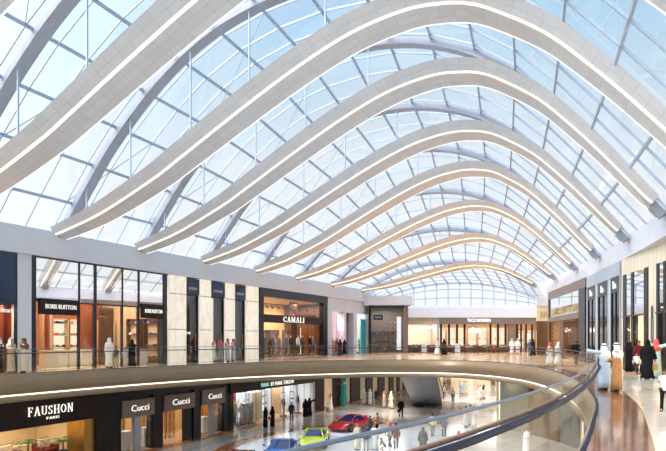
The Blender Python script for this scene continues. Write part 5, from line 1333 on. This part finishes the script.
# ---------------------------------------------------------------- cars
def car(loc, head, paint, label):
    r = empty('sports_car', loc, head-PI/2); tag(r, label, 'car')
    ST = [(-2.24, .62, .36, .66, .72), (-2.12, .86, .26, .74, .80), (-1.7, .97, .20, .82, .90), (-1.25, 1.0, .17, .84, .95), (-.6, .97, .15, .76, .90), (0, .93, .14, .70, .82), (.6, .93, .14, .69, .80), (1.0, .96, .15, .72, .78), (1.4, .98, .17, .70, .70), (1.85, .95, .17, .58, .57), (2.15, .86, .18, .44, .45), (2.3, .60, .22, .32, .36)]
    mb = MB(); rings = []
    for y, w, zb, zs, zd in ST:
        half = [(0, zb), (w*.8, zb), (w, zb+.10), (w, (zb+zs)/2), (w*.985, zs-.05), (w*.93, zs+.02), (w*.66, zd), (0, zd+.015)]
        rings.append([Vector((x, y, z)) for x, z in half]+[Vector((-x, y, z)) for x, z in half[-2:0:-1]])
    mb.loft(rings); body = mb.obj('body', M[paint], r, True)
    md = body.modifiers.new('round', 'SUBSURF'); md.levels = md.render_levels = 1
    # cabin: tinted greenhouse with painted roof and pillars
    W0, W1 = (.70, 1.02, .775), (.50, .12, 1.13); R1, R0 = (.47, -.55, 1.12), (.56, -1.45, .95); SB = (.80, -.75, .86); SF = (.80, .75, .78)
    m = lambda p: Vector((-p[0], p[1], p[2]))
    g = MB(); V = Vector
    g.loft([[V((W0[0], W0[1], .70)), V(W0), m(W0), V((-W0[0], W0[1], .70))], [V((W1[0], W1[1], .70)), V(W1), m(W1), V((-W1[0], W1[1], .70))]])
    g.obj('windshield', M['carglass'], r)
    for sx in (-1, 1):
        f = lambda p: V((p[0]*sx, p[1], p[2]))
        g = MB(); a = [f(SF), f(W1), f(R1), f(SB)]; b = [v-V((sx*.1, 0, .0)) for v in a]
        g.loft([a, b]); g.obj('side_window', M['carglass'], r)
        g = MB(); g.tube([f(W0), f(W1), f(R1), f(R0)], [.035, .04, .045, .06], 6); g.tube([f(SB)+V((0, -.1, 0)), f(R1)], [.12, .05], 6); g.obj('pillar', M[paint], r, True)
        g = MB(); g.tube([f((.84, .72, .82)), f((1.0, .70, .90))], .025, 6); g.ell(f((1.05, .68, .92)), (.11, .06, .065), 8, 6); g.obj('mirror', M[paint], r, True)
        g = MB(); g.loft([[f(p) for p in ((.60, 2.02, .50), (.86, 1.72, .62), (.90, 1.62, .66), (.80, 1.72, .64))], [f((x, y+.0, z+.03)) for x, y, z in ((.60, 2.02, .50), (.86, 1.72, .62), (.90, 1.62, .66), (.80, 1.72, .64))]]); g.obj('headlight', M['headlight'], r)
        g = MB(); g.loft([[f(p) for p in ((.28, 2.20, .22), (.80, 2.12, .22), (.84, 2.10, .36), (.34, 2.20, .36))], [f((x, y+.06, z)) for x, y, z in ((.28, 2.24, .22), (.80, 2.10, .22), (.82, 2.08, .36), (.34, 2.24, .36))]]); g.obj('air_intake', M['rubber'], r)
        for y in (-1.32, 1.36):
            w = MB(); w.lathe([(.20, .80), (.30, .80), (.335, .83), (.335, .99), (.30, 1.015), (.22, 1.015), (.22, .9)], (0, y, .335), 20, axis='x')
            w.v = [(v[0]*sx, v[1], v[2]) for v in w.v]; wh = w.obj('wheel', M['rubber'], r, True)
            q = MB()
            for k in range(5):
                a = 2*PI*k/5+.3; q.bar((sx*1.0, y, .335), (sx*1.0, y+.23*math.cos(a), .335+.23*math.sin(a)), .05, .03, (1, 0, 0))
            q.lathe([(.05, .98), (.05, 1.02)], (0, y, .335), 8, axis='x')
            if sx < 0: q.v = q.v[:-16]+[(v[0]*-1, v[1], v[2]) for v in q.v[-16:]]
            q.lathe([(.20, sx*.93), (.235, sx*1.0), (.215, sx*1.01)], (0, y, .335), 16, axis='x'); q.obj('rim', M['alloy'], wh)
    g = MB(); a = [V(W1), m(W1), m(R1), V(R1)]; g.loft([a, [v+V((0, 0, .035)) for v in a]]); g.obj('roof', M[paint], r)
    g = MB(); a = [V(R1), m(R1), m(R0), V(R0)]; g.loft([a, [v-V((0, 0, .08)) for v in a]]); g.obj('engine_cover', M['carglass'], r)
    r.scale = (.93, .95, .96); return r
def cars():
    def plinth(p, rad, lb):
        mb = MB(); mb.lathe([(rad, 0), (rad, .16), (rad-.03, .18)], n=48); o = mb.obj('display_plinth', M['plinth']); o.location = p; tag(o, lb, 'plinth')
    p = at_z(314.5, 445, LOW); car(p+V3((0, 0, .006)), toward(-.05, -1), 'car_yellow', 'yellow green low sports car between the blue and the red car')
    p = at_z(281.5, 458, LOW); car(p+V3((0, 0, .006)), toward(-.08, -1), 'car_blue', 'blue low sports car at the bottom, beside the yellow one')
    p = at_z(352, 431.5, LOW); plinth(p, 2.45, 'round white plinth under the red sports car'); car(p+V3((0, 0, .185)), toward(-.62, -.78), 'car_red', 'bright red low sports car on the round white plinth')
    p = at_z(238.5, 472, LOW); car(p+V3((0, 0, .006)), toward(-.12, -1), 'car_wine', 'dark red sports car with only its roof in view at the bottom')

# ---------------------------------------------------------------- far seating
def far_furniture():
    def pt(u, y): return FAR.pt(u, y, 0)
    rr = random.Random(5); k = 0
    us = [FAR.u(x) for x in (413, 421.5, 430, 446, 455, 464, 473, 481.5, 490, 499, 508)]
    nm = ['first', 'second', 'third', 'fourth', 'fifth', 'sixth', 'seventh', 'eighth', 'ninth', 'tenth', 'eleventh']
    for i, u in enumerate(us):
        r = empty('planter', pt(u, -1.7), FAR.a); tag(r, 'low planter of red flowers along the far cafes, %s from the left' % nm[i], 'planter')
        mb = MB(); mb.box(-.40, .40, -.18, .18, 0, .55); mb.box(-.42, .42, -.21, .21, .55, .62); mb.obj('box', M['walnut'], r)
        mb = MB()
        for j in range(40): mb.ell((rr.uniform(-.36, .36), rr.uniform(-.16, .16), .62+rr.uniform(0, .3)), (.1, .1, .09), 5, 4)
        mb.obj('foliage', M['green'], r)
        mb = MB()
        for j in range(26): mb.ell((rr.uniform(-.36, .36), rr.uniform(-.2, .16), .74+rr.uniform(0, .26)), (.07, .07, .06), 5, 4)
        mb.obj('flowers', M['redflower'], r)
    def table(u, y, lb):
        r = empty('cafe_table', pt(u, y), FAR.a); tag(r, lb, 'table')
        mb = MB(); mb.lathe([(.4, .71), (.42, .73), (.42, .75)], n=18); mb.obj('top', M['offwhite'], r)
        mb = MB(); mb.lathe([(.04, .02), (.04, .71)], n=8); mb.obj('stem', M['charcoal'], r)
        mb = MB(); mb.lathe([(.24, 0), (.22, .02), (.05, .04)], n=14); mb.obj('base', M['charcoal'], r)
    def chair(u, y, rz, lb, mt):
        r = empty('cafe_chair', pt(u, y), FAR.a+rz); tag(r, lb, 'chair', 'cafe chairs at the far end')
        mb = MB(); mb.box(-.23, .23, -.22, .22, .43, .49); mb.obj('seat', M[mt], r)
        mb = MB(); mb.loft([[Vector((x, .2+.05*(1-(x/.23)**2)+(z-.49)*.15+dy, z)) for dy in (0, .03) for x in ((-.23, -.1, .1, .23) if dy == 0 else (.23, .1, -.1, -.23))] for z in (.49, .7, .9)]); mb.obj('backrest', M[mt], r)
        for sx in (-1, 1):
            for sy in (-1, 1):
                mb = MB(); mb.tube([(sx*.2, sy*.19, .44), (sx*.22, sy*.21, 0)], [.02, .015], 6); mb.obj('leg', M['walnut'], r)
    xs = [(415, -3.2), (433, -3.2), (450, -3.2), (469, -3.2), (486, -3.2), (503, -3.2)]
    tl = ['leftmost', 'second from the left', 'third from the left', 'third from the right', 'second from the right', 'rightmost']
    for i, (px, y) in enumerate(xs):
        u = FAR.u(px, y); table(u, y, 'round pale cafe table outside the far cafes, '+tl[i])
        for sx in (-1, 1):
            chair(u+sx*.70, y+.1, -PI/2*sx, 'cafe chair %s the %s round cafe table' % ('left of' if sx < 0 else 'right of', tl[i]), ['redseat', 'c_red', 'walnut', 'c_brown'][(i+(sx > 0)) % 4])
    for px, lb in ((457.5, 'white menu stand outside the far restaurant'), (424, 'cream menu stand outside the white glazed cafe')):
        r = empty('menu_stand', FAR.pt(FAR.u(px, -3.6), -3.6, 0), FAR.a); tag(r, lb, 'stand')
        mb = MB(); mb.box(-.32, .32, -.06, .06, .05, 1.15); mb.obj('panel', M['plinth'], r); mb = MB(); mb.box(-.4, .4, -.18, .18, 0, .05); mb.obj('base', M['charcoal'], r)

# ---------------------------------------------------------------- light, sky, camera
def light_and_camera():
    w = bpy.data.worlds.new('sky'); SC.world = w; w.use_nodes = True; nt = w.node_tree; nt.nodes.clear()
    out = nt.nodes.new('ShaderNodeOutputWorld'); bg = nt.nodes.new('ShaderNodeBackground'); tc = nt.nodes.new('ShaderNodeTexCoord'); sp = nt.nodes.new('ShaderNodeSeparateXYZ')
    nt.links.new(tc.outputs['Generated'], sp.inputs[0])
    k = .58
    r = ramp(nt, [(0, (1.12*k, 1.12*k, 1.12*k)), (.12, (1.06*k, 1.08*k, 1.1*k)), (.28, (.88*k, .96*k, 1.02*k)), (.44, (.52*k, .77*k, .97*k)), (.65, (.27*k, .54*k, .90*k)), (1.0, (.22*k, .46*k, .82*k))])
    n = nt.nodes.new('ShaderNodeTexNoise'); n.inputs['Scale'].default_value = 2.2; n.inputs['Detail'].default_value = 6; nt.links.new(tc.outputs['Generated'], n.inputs['Vector'])
    cr = ramp(nt, [(.45, (0, 0, 0)), (.75, (.5, .5, .5))]); nt.links.new(n.outputs['Fac'], cr.inputs['Fac'])
    mx = nt.nodes.new('ShaderNodeMixRGB'); mx.inputs[2].default_value = (.92*k, .96*k, 1*k, 1)
    nt.links.new(sp.outputs['Z'], r.inputs['Fac']); nt.links.new(cr.outputs['Color'], mx.inputs[0]); nt.links.new(r.outputs['Color'], mx.inputs[1])
    # broad glow added round the sun, high behind left, to brighten the interior
    sd = Vector((-.50, -.52, .69)).normalized()
    dt = nt.nodes.new('ShaderNodeVectorMath'); dt.operation = 'DOT_PRODUCT'; nt.links.new(tc.outputs['Generated'], dt.inputs[0]); dt.inputs[1].default_value = sd
    cl = nt.nodes.new('ShaderNodeMath'); cl.operation = 'MAXIMUM'; nt.links.new(dt.outputs['Value'], cl.inputs[0]); cl.inputs[1].default_value = 0
    pw = nt.nodes.new('ShaderNodeMath'); pw.operation = 'POWER'; nt.links.new(cl.outputs[0], pw.inputs[0]); pw.inputs[1].default_value = 2.6
    b2 = nt.nodes.new('ShaderNodeBackground'); b2.inputs[0].default_value = (1, .98, .96, 1)
    ml = nt.nodes.new('ShaderNodeMath'); ml.operation = 'MULTIPLY'; nt.links.new(pw.outputs[0], ml.inputs[0]); ml.inputs[1].default_value = 3.2; nt.links.new(ml.outputs[0], b2.inputs[1])
    ads = nt.nodes.new('ShaderNodeAddShader'); nt.links.new(bg.outputs[0], ads.inputs[0]); nt.links.new(b2.outputs[0], ads.inputs[1])
    nt.links.new(mx.outputs[0], bg.inputs[0]); bg.inputs[1].default_value = 1.0; nt.links.new(ads.outputs[0], out.inputs[0])
    s = bpy.data.lights.new('sun', 'SUN'); s.energy = 2.0; s.angle = math.radians(12); s.color = (1, .97, .93)
    o = bpy.data.objects.new('sun', s); COL.objects.link(o); o.rotation_euler = (-sd).to_track_quat('-Z', 'Y').to_euler()
    cam = bpy.data.cameras.new('camera'); cam.sensor_width = 36; cam.lens = F/666*36; cam.shift_y = (HZ-225.5)/666; cam.clip_end = 500; cam.clip_start = .05
    c = bpy.data.objects.new('camera', cam); COL.objects.link(c); c.location = (0, 0, EYE); c.rotation_euler = (PI/2, 0, TH); SC.camera = c
    v = SC.view_settings; v.view_transform = 'Standard'; v.look = 'None'; v.gamma = 1; v.use_curve_mapping = False; v.exposure = .70
    cy = SC.cycles; cy.transparent_max_bounces = 24; cy.max_bounces = 8; cy.use_denoising = True; cy.sample_clamp_indirect = 4; cy.caustics_reflective = False; cy.caustics_refractive = False
build_mats(); build_shell(); build_roof(); build_balustrade()
orange_shop(); mirror_shop(); marble_shop(); menswear_shop(); pastel_shops(); teal_corner_shop(); far_front(); right_shops(); lower_shops(); lower_right_wall(); escalator()
mannequins(); people(); cars(); far_furniture(); light_and_camera()
